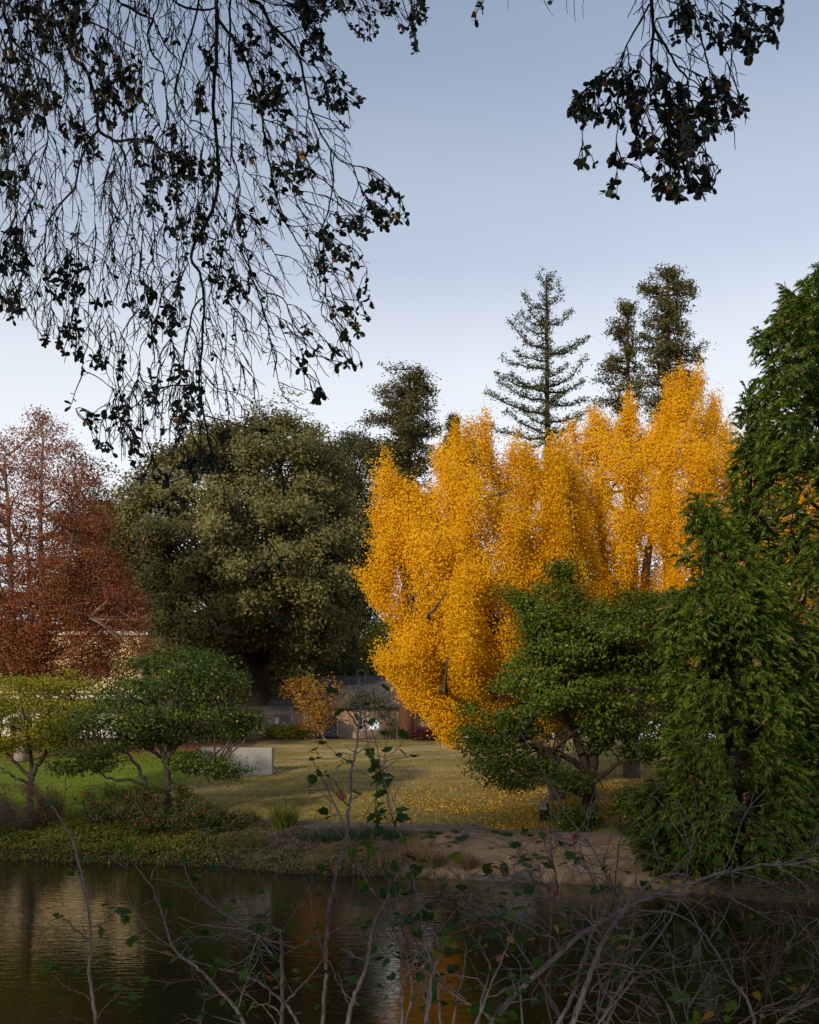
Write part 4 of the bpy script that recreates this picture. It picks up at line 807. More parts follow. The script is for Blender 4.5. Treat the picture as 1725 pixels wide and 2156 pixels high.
def build_bench():
    Y = 66.6; x0, x1 = X_(500, Y), X_(556, Y); xm = (x0 + x1) / 2; g = gz(xm, Y); t = thing('park_bench', 'slatted wooden park bench with a backrest in front of the pale fence', 'bench', (xm, Y, g))
    m = MB()
    for k in range(4): m.box(x0, x1, Y - .25 + k * .12, Y - .15 + k * .12, g + .42, g + .465)
    m.build('seat', M['benchwood'], t)
    m = MB()
    for k in range(6): z = g + .50 + k * .072; m.bar((x0, Y - .33 - .012 * k, z), (x1, Y - .33 - .012 * k, z), .03, .058)
    m.build('backrest', M['benchwood'], t)
    for v in (x0 + .25, x1 - .52):
        m = MB(); m.box(v, v + .1, Y - .31, Y - .24, g - .05, g + .85); m.box(v, v + .1, Y - .1, Y + .1, g - .05, g + .415); m.build('leg', M['greybark'], t)
    Y = 62.; x0, x1 = X_(2, Y), X_(70, Y); g = gz(x0, Y); zs = Z_(1552, Y); t = thing('plank_bench', 'backless plank bench under the left trees', 'bench', ((x0 + x1) / 2, Y, g))
    m = MB(); m.box(x0, x1, Y - .2, Y + .2, zs - .07, zs); m.build('seat', M['benchwood'], t)
    for v in (x0 + .35, x1 - .5):
        m = MB(); m.box(v, v + .12, Y - .15, Y + .15, g - .05, zs - .073); m.build('leg', M['greybark'], t)
build_bench()

def build_slab():
    Y = 51.5; a = np.array([X_(423, Y + .4), Y + .4]); b = np.array([X_(573, Y - .2), Y - .2]); d = (b - a) / np.linalg.norm(b - a); nn = np.array([-d[1], d[0]]) * .38
    zt = Z_(1573.5, Y); g = min(gz(*a), gz(*b)) - .25
    bm = MB(); c = [a, b, b + nn, a + nn]; top = [zt, zt - .01, zt - .03, zt - .02]
    v = [(p[0], p[1], g) for p in c] + [(p[0], p[1], z) for p, z in zip(c, top)]
    bm.add(v, [(3, 2, 1, 0), (4, 5, 6, 7), (0, 1, 5, 4), (1, 2, 6, 5), (2, 3, 7, 6), (3, 0, 4, 7)])
    o = bm.build('concrete_wall_slab', M['conc'], None); tag(o, 'pale rough concrete slab standing upright on the lawn', 'slab')
    bv = o.modifiers.new('edge', 'BEVEL'); bv.width = .03; bv.segments = 2
build_slab()

def build_post():
    Y = 35.9; x0, x1 = X_(1136.5, Y), X_(1156, Y); g = gz((x0 + x1) / 2, Y); zt = Z_(1694, Y); xm = (x0 + x1) / 2; t = thing('information_post', 'stout black post with a sloping pale green panel on top', 'post', (xm, Y, g))
    m = MB(); w = (x1 - x0) / 2; y0, y1 = Y - .14, Y + .14
    v = [(xm - w, y0, g - .2), (xm + w, y0, g - .2), (xm + w, y1, g - .2), (xm - w, y1, g - .2), (xm - w, y0, zt - .16), (xm + w, y0, zt - .16), (xm + w, y1, zt), (xm - w, y1, zt)]
    m.add(v, [(3, 2, 1, 0), (4, 5, 6, 7), (0, 1, 5, 4), (1, 2, 6, 5), (2, 3, 7, 6), (3, 0, 4, 7)]); m.build('body', M['blackmetal'], t)
    m = MB(); q = [(xm - w - .01, y0 - .05, zt - .175), (xm + w * .45, y0 - .05, zt - .175), (xm + w * .45, y1 + .03, zt + .02), (xm - w - .01, y1 + .03, zt + .02)]
    m.add(q + [(a, b, c + .025) for a, b, c in q], [(3, 2, 1, 0), (4, 5, 6, 7), (0, 1, 5, 4), (1, 2, 6, 5), (2, 3, 7, 6), (3, 0, 4, 7)]); m.build('panel', M['panelgreen'], t)
    m = MB(); q = [(xm + w * .47, y0 - .05, zt - .178), (xm + w + .02, y0 - .05, zt - .178), (xm + w + .02, y1 + .03, zt + .02), (xm + w * .47, y1 + .03, zt + .02)]
    m.add(q + [(a, b, c + .03) for a, b, c in q], [(3, 2, 1, 0), (4, 5, 6, 7), (0, 1, 5, 4), (1, 2, 6, 5), (2, 3, 7, 6), (3, 0, 4, 7)]); m.build('panel_rim', M['bin'], t)
build_post()

def build_edges():
    m = MB(); xs = np.linspace(-4.5, 9.5, 60); top, q = [], []
    for x in xs:
        y = float(shore(x)) + 4.62 + .03 * math.sin(x * 2.1)
        for dy, dz in ((-.11, -.2), (-.11, .075), (.06, .085), (.06, -.2)): top.append((x, y + dy, gz(x, y) + dz))
    for i in range(len(xs) - 1):
        for j in range(4): q.append((i * 4 + j, i * 4 + (j + 1) % 4, i * 4 + 4 + (j + 1) % 4, i * 4 + 4 + j))
    m.add(top, q); tag(m.build('kerb', M['edge'], None), kind='structure')
    m = MB(); top, q = [], []; xs = np.linspace(-6, 2.6, 40)
    for x in xs:
        y = float(shore(x)) + 4.7
        for dy in (0, 1.0): top.append((x, y + dy, gz(x, y + dy) + .05))
    for i in range(len(xs) - 1): q.append((i * 2, i * 2 + 2, i * 2 + 3, i * 2 + 1))
    m.add(top, q); tag(m.build('footpath', M['edge'], None), kind='structure')
    m = MB(); xs = np.linspace(X_(985, 30), X_(1122, 29.4), 14); top, q = [], []
    for x in xs:
        y = float(shore(x)) - .04
        for dy, dz in ((0, -.5), (0, .15), (.28, .17), (.28, -.5)): top.append((x, y + dy, dz + .012 * math.sin(x * 5)))
    for i in range(len(xs) - 1):
        for j in range(4): q.append((i * 4 + j, i * 4 + (j + 1) % 4, i * 4 + 4 + (j + 1) % 4, i * 4 + 4 + j))
    n = len(xs); q += [(0, 1, 2, 3), ((n - 1) * 4 + 3, (n - 1) * 4 + 2, (n - 1) * 4 + 1, (n - 1) * 4)]
    m.add(top, q); tag(m.build('concrete_edging', M['edge'], None), 'low concrete edging along the waterline below the drain pipe', 'edging')
    # drain pipe
    c = W(1129, 1841, 29.7); ax = nrm(np.array([.22, 1, .16])); s = np.linspace(0, 2.2, 23)
    t = thing('drain_pipe', 'short ribbed drain pipe poking out of the dirt bank', 'pipe', c)
    m = MB(); pts = c + ax * s[:, None]; rr = .165 + .012 * (np.arange(23) % 2); m.tube(pts, rr, 16, False); m.build('body', M['edge'], t, True)
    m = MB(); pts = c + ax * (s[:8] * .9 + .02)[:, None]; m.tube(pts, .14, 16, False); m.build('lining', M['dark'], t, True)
    for (x, y, Y, r, lab) in ((1099, 1845, 29.65, .26, 'grey boulder on the edging left of the drain pipe'), (1086, 1849, 29.7, .16, 'small dark stone beside the grey boulder')):
        bm = MB(); n1, n2_ = 10, 14; v = []; cc = W(x, y, Y)
        for i in range(n1 + 1):
            for j in range(n2_):
                th = math.pi * i / n1; ph = 2 * math.pi * j / n2_; d = np.array([math.sin(th) * math.cos(ph), math.sin(th) * math.sin(ph), math.cos(th)])
                k = 1 + .35 * mnoise.noise(Vector(d * 1.7 + x)); v.append(cc + d * r * k * np.array([1.25, 1, .75]))
        bm.add(v, [(i * n2_ + j, i * n2_ + (j + 1) % n2_, (i + 1) * n2_ + (j + 1) % n2_, (i + 1) * n2_ + j) for i in range(n1) for j in range(n2_)])
        tag(bm.build('boulder', M['rock'], None, True), lab, 'rock')
build_edges()

def build_car():
    Y = 76.; x = X_(893, Y); g = gz(x, Y); t = thing('parked_car', 'blue parked car mostly hidden behind the redwood trunk and bushes', 'car', (x, Y, g))
    prof = [(-2.1, .35), (-2.1, .75), (-1.2, .92), (-.6, 1.4), (.9, 1.42), (1.5, .95), (2.1, .85), (2.1, .35)]; m = MB(); n = len(prof)
    v = [(x + a, Y + s, g + b) for s in (-.85, .85) for a, b in prof]
    m.add(v, [tuple(range(n)), tuple(range(2 * n - 1, n - 1, -1))] + [(i, n + i, n + (i + 1) % n, (i + 1) % n) for i in range(n)]); m.build('body', M['carblue'], t)
    m = MB(); m.add([(x + a, Y - .856, g + b) for a, b in ((-1.0, .95), (-.55, 1.33), (.82, 1.34), (1.25, .97))], [(0, 3, 2, 1)]); m.build('side_window', M['signwhite'], t)
    for a in (-1.3, 1.3):
        m = MB(); m.tube([(x + a, Y - .88, g + .33), (x + a, Y - .66, g + .33)], .33, 16); m.build('wheel', M['dark'], t)
build_car()

# ------------------------------------------------------------------ plants of the far bank
def blades(root, n, h, spread, lean=.6, wid=.012, rr=.15):
    """n arching grass blades round root; returns verts, quads, tint"""
    k = 4; ts = np.linspace(0, 1, k + 1)
    az = RNG.uniform(0, 2 * math.pi, n); r0 = np.sqrt(RNG.random(n)) * rr
    b = root + np.stack([np.cos(az) * r0, np.sin(az) * r0, np.zeros(n)], 1)
    az2 = az + RNG.normal(size=n) * .6; L = h * RNG.uniform(.55, 1.15, n); ln = np.abs(RNG.normal(size=n)) * lean
    dh = np.stack([np.cos(az2), np.sin(az2), np.zeros(n)], 1); side = np.stack([-np.sin(az2), np.cos(az2), np.zeros(n)], 1)
    fa = RNG.uniform(0, math.pi, n); side = side * np.cos(fa)[:, None] + dh * np.sin(fa)[:, None] * .3
    cen = [b + dh * (L * ln * t * t * spread)[:, None] + np.array([0, 0, 1.]) * (L * (t - .38 * ln * t * t * t))[:, None] for t in ts]
    V = []
    for t, c in zip(ts, cen): w = wid * (1 - t) ** .7; V += [c - side * w, c + side * w]
    V = np.stack(V, 1); m = 2 * (k + 1)
    base = (np.arange(n) * m)[:, None]
    Q = np.concatenate([base + np.array([[2 * i, 2 * i + 1, 2 * i + 3, 2 * i + 2]]) for i in range(k)], 0)
    tt = np.clip(.45 + RNG.normal(size=n) * .25, 0, 1)
    return V.reshape(-1, 3), Q, np.tile(tt, k)
def tuft(name, label, cat, x, Y, n, h, m, spread=.8, lean=.6, wid=.014, rr=.2, group=None):
    X = X_(x, Y); g = gz(X, Y); v, q, t = blades(np.array([X, Y, g - .02]), n, h, spread, lean, wid, rr)
    o = link(name, mesh_np(name, v - np.array([X, Y, g]), q, False, {'tint': ('FACE', t)}), M[m], None, (X, Y, g)); return tag(o, label, cat, group)
tuft('ornamental_grass', 'large green grass clump between the rose bush and the dark strap leaves', 'grass clump', 598, 36.4, 620, 1.15, 'grassblade', .9, .55, .016, .42)
tuft('sedge_clump', 'loose yellowish sedge clump on the bank slope above the water', 'grass clump', 535, 34.1, 260, .9, 'grassblade', 1.1, .8, .014, .22)
tuft('ornamental_grass', 'dark upright grass clump left of the ivy patch', 'grass clump', 108, 40., 600, 1.3, 'grassblade', .6, .4, .014, .45)
tuft('dry_grass_tuft', 'straw coloured grass tuft standing alone on the dirt above the concrete edging', 'grass clump', 985, 30.5, 520, .62, 'drygrass', 1.2, .7, .008, .22)
for i, (x, dY, lab) in enumerate([(742, .5, 'dry straw tuft at the waterline nearest the sedge'), (775, .7, 'dry straw tuft at the waterline second from the sedge'), (812, .45, 'dry straw tuft at the waterline behind the tall twig'), (845, .6, 'dry straw tuft at the waterline just left of the bare dirt'), (900, .5, 'dry straw tuft at the waterline in front of the bare dirt'), (868, 1.0, 'dry straw tuft a little up the slope beside the bare dirt'), (700, 1.3, 'dry straw tuft halfway up the slope under the strap leaves'), (925, .8, 'dry straw tuft left of the lone straw clump')]):
    Y = 30.8; Xw = X_(x, Y); Y = float(shore(Xw)) + dY
    tuft('dry_grass_tuft', lab, 'grass clump', x, Y, 260, .5, 'drygrass', 1.1, .7, .009, .3, 'straw tufts along the waterline')
for i, (x, y) in enumerate([(655, 1), (690, 2), (725, 1), (760, 2), (795, 1), (825, 2)]):
    Y = 34.2 - .3 * (i % 2); labs = ['beside the big grass clump', 'second from the big grass clump', 'third from the big grass clump', 'third from the bare dirt', 'second from the bare dirt', 'next to the bare dirt']
    tuft('strap_leaf_plant', 'dark green strap leaved plant ' + labs[i], 'plant', x, Y, 300, .5, 'strap', 1.1, .8, .022, .5, 'dark strap leaved plants along the path')
w0 = None
for i in range(26):
    X = RNG.uniform(.4, 4.2); d = RNG.uniform(2.0, 4.5) if i < 20 else RNG.uniform(1.0, 2.4); Y = float(shore(X)) + d; g = gz(X, Y)
    if w0 is None:
        w0 = tuft('weed_tuft', 'tiny dark green weed tuft scattered on the bare dirt bank', 'weed', CX + X / Y * F, Y, 60, .15, 'strap', 1.4, .9, .016, .10, 'weeds on the dirt bank'); 
    else:
        o = w0.copy(); COL.objects.link(o); o.location = (X, Y, g + .03); o.rotation_euler = (0, 0, RNG.uniform(0, 6)); s = RNG.uniform(.6, 1.5); o.scale = (s, s, s)

def bush(name, label, cat, x, Y, poly, Rd, n, m, leaf, per, sig, tint=(.5, .22), thr=-.12, freq=1.0, nl=40, bark='twig', group=None, up=.5, off=0.):
    b = ground_pt(x, Y); t = thing(name, label, cat, b, group)
    p, o = crown_pts(poly, Y, Rd, n, freq, thr, .6, .5, off, .3)
    gr = gz0(p[:, 0], p[:, 1]); p[:, 2] = np.maximum(p[:, 2], gr + .06)
    mb = MB(); ext = (np.ptp(np.asarray(poly, float)[:, 0]) / F * Y) * .30; rt = [b + np.array([RNG.uniform(-1, 1) * ext, RNG.normal() * .25 * Rd, 0]) for _ in range(16)]; rt = [np.array([q[0], q[1], gz(q[0], q[1])]) for q in rt]
    limbs(mb, rt, p[RNG.permutation(n)[:nl]], .025, .006, .05, 4, 5)
    mb.build('stems', M[bark], t); foliage('foliage', [clump_leaves(p, o, per, sig, leaf[0], leaf[1], up=up, tint=tint)], M[m], t)
    return t, p, o
rb = []
pl = [(348, 1660), (370, 1645), (400, 1668), (440, 1690), (470, 1705), (490, 1730), (488, 1760), (470, 1775), (400, 1790), (330, 1790), (262, 1775), (268, 1720), (265, 1680), (290, 1655), (320, 1668)]
rb.append(bush('rose_bush', 'wide dark rose bush full of small red flowers under the small maple', 'bush', 370, 37.8, pl, 1.35, 420, 'rose', (.085, .05), 40, (.13, .13, .10), freq=1.4, nl=70))
pl = [(172, 1680), (185, 1665), (205, 1675), (222, 1655), (250, 1660), (275, 1670), (300, 1680), (290, 1730), (260, 1750), (215, 1748), (180, 1730)]
rb.append(bush('rose_bush', 'smaller straggly rose bush left of the wide one with few red flowers', 'bush', 225, 39.2, pl, .9, 150, 'rose', (.085, .05), 34, (.13, .13, .10), freq=1.4, nl=40))
fm = None
for (t, p, o), n in zip(rb, (78, 24)):
    fr = p[np.argsort(p[:, 1] + RNG.normal(size=len(p)) * .5)][:int(len(p) * .6)]
    for k in range(n):
        c = fr[RNG.integers(len(fr))] + np.array([RNG.normal() * .06, -.26, .04 + RNG.normal() * .06])
        if fm is None:
            a = RNG.uniform(0, 6.28, 9); cc = np.stack([np.cos(a) * .028, np.sin(a) * .028, RNG.uniform(-.02, .02, 9)], 1)
            v, q = leaf_quads(cc, nrm(cc + np.array([0, -.03, .02])), .055, .05); fm = mesh_np('flower', v, q); fm.materials.append(M['petal'])
        f = bpy.data.objects.new('flower', fm); COL.objects.link(f); f.parent = t; f.location = Vector(c) - t.location; s = RNG.uniform(.45, 1.1); f.scale = (s, s, s); f.rotation_euler = (RNG.uniform(0, .6), 0, RNG.uniform(0, 6))
bush('dry_red_shrub', 'reddish brown dying shrub at the left edge of the bank', 'shrub', 55, 40.4, [(-80, 1660), (-20, 1648), (30, 1655), (70, 1648), (110, 1660), (135, 1690), (130, 1730), (90, 1750), (20, 1760), (-80, 1770)], 1.3, 330, 'redbrush', (.10, .022), 44, (.16, .16, .12), freq=1.3, nl=90, bark='greybark', up=.2)
bush('grey_dry_shrub', 'pale grey tangle of dead twigs low in front of the reddish shrub', 'shrub', 30, 39.4, [(-60, 1690), (0, 1680), (50, 1692), (85, 1720), (60, 1750), (0, 1765), (-60, 1765)], .7, 130, 'drybrush', (.13, .016), 40, (.16, .16, .10), freq=1.3, nl=70, bark='greybark', up=.2)
bush('dark_shrub', 'low dark green shrub filling the gap right of the rose bush', 'shrub', 505, 37.4, [(470, 1725), (490, 1712), (530, 1715), (555, 1735), (550, 1760), (500, 1770), (468, 1755)], .7, 110, 'darkgreen', (.08, .045), 40, (.13, .13, .1), freq=1.3, nl=20)
bush('clipped_hedge', 'low bright green hedge below the speed sign', 'hedge', 600, 68.3, [(556, 1540), (575, 1536), (590, 1530), (612, 1528), (640, 1533), (648, 1545), (640, 1552), (560, 1552)], 1., 130, 'ivy', (.14, .08), 40, (.25, .25, .16), freq=.8, nl=16)
bush('plum_shrub', 'low purplish shrub spreading right of the redwood trunk', 'shrub', 895, 67, [(866, 1545), (880, 1534), (905, 1536), (930, 1530), (940, 1545), (925, 1552), (870, 1552)], .8, 90, 'purple', (.13, .07), 34, (.22, .22, .12), (.2, .2), freq=.8, nl=16)
bush('small_conifer_shrub', 'little open dark shrub against the wall left of the redwood trunk', 'shrub', 825, 68, [(800, 1545), (812, 1530), (822, 1512), (832, 1512), (842, 1530), (850, 1548), (820, 1551)], .6, 60, 'darkgreen', (.13, .045), 18, (.16, .16, .08), freq=1., nl=24, thr=-.1)
bush('leafy_shrub', 'small light green sprig shrub growing at the foot of the leaning maple', 'shrub', 1330, 33.5, [(1290, 1690), (1310, 1665), (1345, 1660), (1370, 1690), (1365, 1730), (1330, 1745), (1295, 1725)], .6, 70, 'maple2', (.11, .06), 34, (.14, .14, .08), freq=1.2, nl=20)

def scatter_stuff(name, label, N, xr, dr, m, leaf, hmax, tint=(.5, .25), dens=None, up=1.2, sil=.0):
    X = RNG.uniform(*xr, N); d = RNG.uniform(*dr, N); Y = shore(X) + d
    k = RNG.random(N) < (dens(X, d, Y) if dens else 1); X, d, Y = X[k], d[k], Y[k]; n = len(X)
    hh = hmax * np.clip(.5 + .9 * n2(X, Y, 1.1, 5.), 0, 1.2) * RNG.uniform(.2, 1, n) + .02
    p = np.stack([X, Y, gz0(X, Y) + hh], 1)
    nor = nrm(np.array([0, -.5, up]) + RNG.normal(size=(n, 3)) * .7)
    v, q = leaf_quads(p, nor, leaf[0] * RNG.uniform(.6, 1.3, n), leaf[1] * RNG.uniform(.7, 1.2, n))
    t = np.clip(tint[0] + n2(X, Y, .9, 1.) * .3 + RNG.normal(size=n) * tint[1], 0, 1)
    return tag(link(name, mesh_np(name, v, q, False, {'tint': ('FACE', t)}), M[m]), label, 'ground cover', None, 'stuff')
scatter_stuff('ivy_ground_cover', 'bright green ivy covering the left bank down to the water', 30000, (-19, -4.6), (-.12, 4.7), 'ivy', (.085, .07), .34, dens=lambda X, d, Y: np.clip(1.1 - np.clip(X + 7.4, 0, 4) * .4, .05, 1))
scatter_stuff('dry_ground_cover', 'grey brown low brush covering the bank right of the ivy', 26000, (-7.5, -.4), (-.05, 4.4), 'drybrush', (.09, .022), .36, dens=lambda X, d, Y: np.clip((X + 7.6) * .5, 0, 1) * np.clip((-.2 - X) * 1.2, 0, 1), up=.5)
scatter_stuff('green_bank_weeds', 'dull green weeds along the water under the sedge clump', 9000, (-5.5, -.8), (-.05, 1.5), 'rose', (.07, .05), .30)
scatter_stuff('straw_bank_grass', 'straw coloured grass thatch on the bank beside the bare dirt', 9000, (-3.4, .9), (.0, 2.6), 'drygrass', (.16, .010), .16, up=.2)
scatter_stuff('dark_bank_undergrowth', 'dark undergrowth on the bank beneath the feathery evergreens', 8000, (6.8, 14), (.0, 6), 'darkgreen', (.12, .05), .4, (.3, .2))

def fallen(name, label, N, xr, Yr, dens, L=.075, m='fallen'):
    X = RNG.uniform(*xr, N); Y = RNG.uniform(*Yr, N); d = Y - shore(X)
    k = (RNG.random(N) < dens(X, Y, d)) & (d > .35); X, Y, d = X[k], Y[k], d[k]; n = len(X)
    p = np.stack([X, Y, gz0(X, Y) + np.where(d > 5, n2(X, Y, .45) * .05, .10) + .035], 1)
    v, q = leaf_quads(p, nrm(np.array([0, 0, 1.]) + RNG.normal(size=(n, 3)) * .45), L * RNG.uniform(.6, 1.3, n), L * .85 * RNG.uniform(.6, 1.2, n))
    tag(link(name, mesh_np(name, v, q, False, {'tint': ('FACE', np.clip(RNG.normal(size=n) * .25 + .5, 0, 1))}), M[m]), label, 'fallen leaves', None, 'stuff')
sg = lambda a: 1 / (1 + np.exp(-a))
fallen('fallen_leaves', 'golden fallen leaves strewn over the lawn below the yellow trees', 70000, (-7, 14), (34.5, 52), lambda X, Y, d: (d > 4.9) * sg((X - .6 + (Y - 39) * .15) * .9) * sg((42.5 - Y) * .55 + (X > 3) * .8) * np.clip(.45 + 1.5 * n2(X, Y, .5, 9.), .08, 1) + (d > 4.9) * .012, .085)
fallen('fallen_leaves_on_dirt', 'few golden fallen leaves on the dirt bank round the drain pipe', 5000, (-.5, 9), (28, 40), lambda X, Y, d: (d < 4.5) * (.05 + .8 * np.exp(-((X - 3.5) ** 2 / .35 + (d - 1.0) ** 2 / .10)) + .12 * (X > 4.2)), .07)
fallen('fallen_red_leaves', 'rusty fallen leaves under the rust red tree', 9000, (-34, -11), (55, 69), lambda X, Y, d: np.clip((Y - 55) / 6, 0, 1) * np.clip((-10.5 - X) / 3, 0, 1), .12, 'red')

def lawn_grass():
    N = 60000; Y = 35.5 + 22 * RNG.random(N) ** 1.4; X = RNG.uniform(-.46, .36, N) * Y; d = Y - shore(X); k = d > 4.9; X, Y = X[k], Y[k]; n = len(X)
    h = RNG.uniform(.025, .07, n); p = np.stack([X, Y, gz0(X, Y) + n2(X, Y, .45) * .05], 1); az = RNG.uniform(0, 6.28, n)
    s = np.stack([np.cos(az), np.sin(az), 0 * az], 1) * .022; le = RNG.normal(size=(n, 3)) * .025; le[:, 2] = 0
    tip = p + np.array([0, 0, 1.]) * h[:, None] + le
    v = np.stack([p - s, p + s, tip + s * .25, tip - s * .25], 1).reshape(-1, 3)
    lush = np.clip(-(X + 11.2) / 1.0, 0, 1); t = np.clip(.32 + n2(X, Y, .8, 4.) * .25 + RNG.normal(size=n) * .18 + (1 - lush) * .35, 0, 1)
    tag(link('lawn_grass', mesh_np('lawn_grass', v, np.arange(4 * n).reshape(-1, 4), False, {'tint': ('FACE', t)}), LG), 'short mown lawn grass on the slope', 'grass', None, 'stuff')
LG = leaf_mat('lawn_blade', [(0, (.085, .135, .012)), (.40, (.175, .185, .032)), (.65, (.245, .195, .058)), (1, (.40, .30, .115))], .2, .6, .1)
lawn_grass()

# ------------------------------------------------------------------ leaves with a cut outline (near plants)
def shaped(name, c, u, nor, size, outline, m, parent, tint, cup=.12, curl=.1, mids=(0, .42)):
    """fan of triangles per leaf; outline = (across, along) in leaf lengths"""
    n = len(c); u = nrm(u); v = nrm(np.cross(nor, u)); w = np.cross(u, v)
    O = np.vstack([[mids], outline]); k = len(O)
    sz = np.broadcast_to(size, (n,))[:, None, None]
    P_ = c[:, None] + sz * (O[None, :, 0:1] * v[:, None] + O[None, :, 1:2] * u[:, None] + (cup * np.abs(O[None, :, 0:1]) - curl * O[None, :, 1:2] ** 2) * w[:, None])
    T = np.array([(0, 1 + i, 1 + (i + 1) % (k - 1)) for i in range(k - 1)])
    q = (np.arange(n) * k)[:, None, None] + T[None]
    return link(name, mesh_np(name, P_.reshape(-1, 3), q.reshape(-1, 3), False, {'tint': ('FACE', np.repeat(tint, k - 1))}, 3), m, parent)
OAKLEAF = np.array([(0, 0), (.13, .08), (.27, .33), (.31, .62), (.23, .88), (0, 1), (-.23, .88), (-.31, .62), (-.27, .33), (-.13, .08)])
CURRANT = np.array([(.03, 0), (.22, -.10), (.42, .05), (.50, .28), (.36, .36), (.46, .58), (.34, .76), (.20, .70), (.12, .92), (0, 1), (-.12, .92), (-.20, .70), (-.34, .76), (-.46, .58), (-.36, .36), (-.50, .28), (-.42, .05), (-.22, -.10), (-.03, 0)])

# ------------------------------------------------------------------ the live oak overhead: its crown is above and behind the camera, its twigs hang into view
R1 = lambda x, y: (x * .5049, y * .5049)
R2 = lambda x, y: (x * .5049, 522.5 + y * .5049)
R3 = lambda x, y: (870.9 + x * .4951, y * .4951)
R5 = lambda x, y: (x * .5049, 841.9 + y * .5049)
def mp(f, *pts): return [f(*p) for p in pts]
oak = thing('overhanging_oak', 'live oak overhead whose dark leafy twigs hang down in front of the sky', 'tree', (-3.4, -6.5, 2.0))
ROOT = np.array([-3.4, -6.5, 1.9])
def lean(x, y): return float(np.interp(x, [0, 120, 300, 420, 600, 800, 1100, 1250, 1500], [-.15, .1, .05, .1, .55, .7, -.5, .0, .35]))
def hanging(mains, zones, bare_poly, nbare, depth, dspread, rdens, maxleaf=6, leafL=.034, seed=0, bare_down=1.0, rosdist=46):
    g = np.random.default_rng(seed)
    br = thing_part('branch', oak); mb = MB()
    nodes = []
    for pts, r0, r1 in mains:
        pts = np.array(pts, float); n = max(6, int(np.sum(np.linalg.norm(np.diff(pts, axis=0), axis=1)) / 14))
        s = spline(pts, n); dd = depth + np.cumsum(g.normal(size=n) * .035) + g.normal() * dspread
        s = s + g.normal(size=s.shape) * .8
        mb.tube(WA(s[:, 0], s[:, 1], dd), np.linspace(r0, r1, n), 6 if r0 > .006 else 4)
        nodes.append(np.column_stack([s, dd]))
    N = np.vstack(nodes)
    tg = []
    for (x, y, rx, ry) in zones:
        k = max(1, int(math.pi * rx * ry / rdens + .5)); a = g.uniform(0, 6.283, k); rr = np.sqrt(g.random(k))
        for i in range(k): tg.append((x + rx * rr[i] * math.cos(a[i]), y + ry * rr[i] * math.sin(a[i]), 1))
    if nbare:
        P_ = np.array(bare_poly); lo, hi = P_.min(0), P_.max(0); c = 0
        while c < nbare:
            x, y = g.uniform(lo, hi)
            if g.random() < 1.05 - .6 * min(1, x / 800) and inside(bare_poly, np.array([x]), np.array([y]))[0]: tg.append((x, y, 0)); c += 1
    tg.sort(key=lambda q: q[1] + g.normal() * 40)
    NN = np.zeros((len(N) + 6 * len(tg), 3)); cnt = len(N); NN[:cnt] = N
    ros, rdir, rsc = [], [], []
    for x, y, leaf in tg:
        A = NN[:cnt]; dx = x - A[:, 0]; dy = y - A[:, 1]; dist = np.hypot(dx, dy)
        want = rosdist if leaf else 62
        th = lean(x, y) + g.normal() * .30; ca, sa = math.cos(th), math.sin(th); along_ = dx * sa + dy * ca; off_ = np.abs(dx * ca - dy * sa)
        cost = np.abs(dist - want) * (.5 + .6 * (dist < want)) + np.where(along_ < .3 * dist, (.3 * dist - along_) * 1.2, 0) + .35 * off_ + g.random(cnt) * 12
        i = int(np.argmin(cost)); a = A[i].copy(); L = dist[i]
        dep = a[2] + g.normal() * .10 + np.clip(L / 60, 0, 3) * g.normal() * .04
        e = np.array([x, y, dep]); sag = np.array([g.normal() * .07 * L, -.06 * L * np.sign(dy[i]) + g.normal() * .06 * L, 0])
        k = 6; s = spline([a, (a + e) / 2 + sag * 1.2, e], k); s[1:-1, :2] += g.normal(size=(k - 2, 2)) * .7
        rb_ = .0030 if L < 70 else .0040
        w = WA(s[:, 0], s[:, 1], s[:, 2]); mb.tube(w, np.linspace(rb_, .0018, k), 3, False)
        NN[cnt:cnt + k - 1] = s[1:]; cnt += k - 1
        for _ in range(0 if leaf else g.integers(1, 4)):
            j = g.integers(1, k - 1); q = s[j]; ln = g.uniform(8, 26); an = g.normal() * .9
            e2 = q + np.array([math.sin(an) * ln, abs(math.cos(an)) * ln * .9, 0]); mb.tube(WA(*np.array([q, (q + e2) / 2 + [g.normal() * 2, g.normal() * 2, 0], e2]).T), [.0016, .0014, .001], 3, False)
        if leaf or g.random() < .10:
            d = nrm(w[-1] - w[-2]); ros.append(w[-1]); rdir.append(d); rsc.append(1.0 if leaf else .8)
            if leaf and g.random() < .5: ros.append(w[-2]); rdir.append(d); rsc.append(.9)
    C, U, NR, S, TT = [], [], [], [], []
    for c, d, sc in zip(ros, rdir, rsc):
        for j in range(g.integers(3, maxleaf + 1)):
            u = nrm(d * .7 + g.normal(size=3) * .75); C.append(c - d * g.uniform(0, .03)); U.append(u); NR.append(nrm(np.array([0, -.7, .6]) + g.normal(size=3) * .7)); S.append(leafL * sc * g.uniform(.6, 1.25)); TT.append(min(1, abs(g.normal()) * .42) if g.random() > .02 else 1)
    mb.build('twigs', M['twig'], br)
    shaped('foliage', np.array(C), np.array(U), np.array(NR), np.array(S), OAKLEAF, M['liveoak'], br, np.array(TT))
def thing_part(name, parent):
    o = bpy.data.objects.new(name, None); COL.objects.link(o); o.parent = parent; o.location = (0, 0, 0); return o
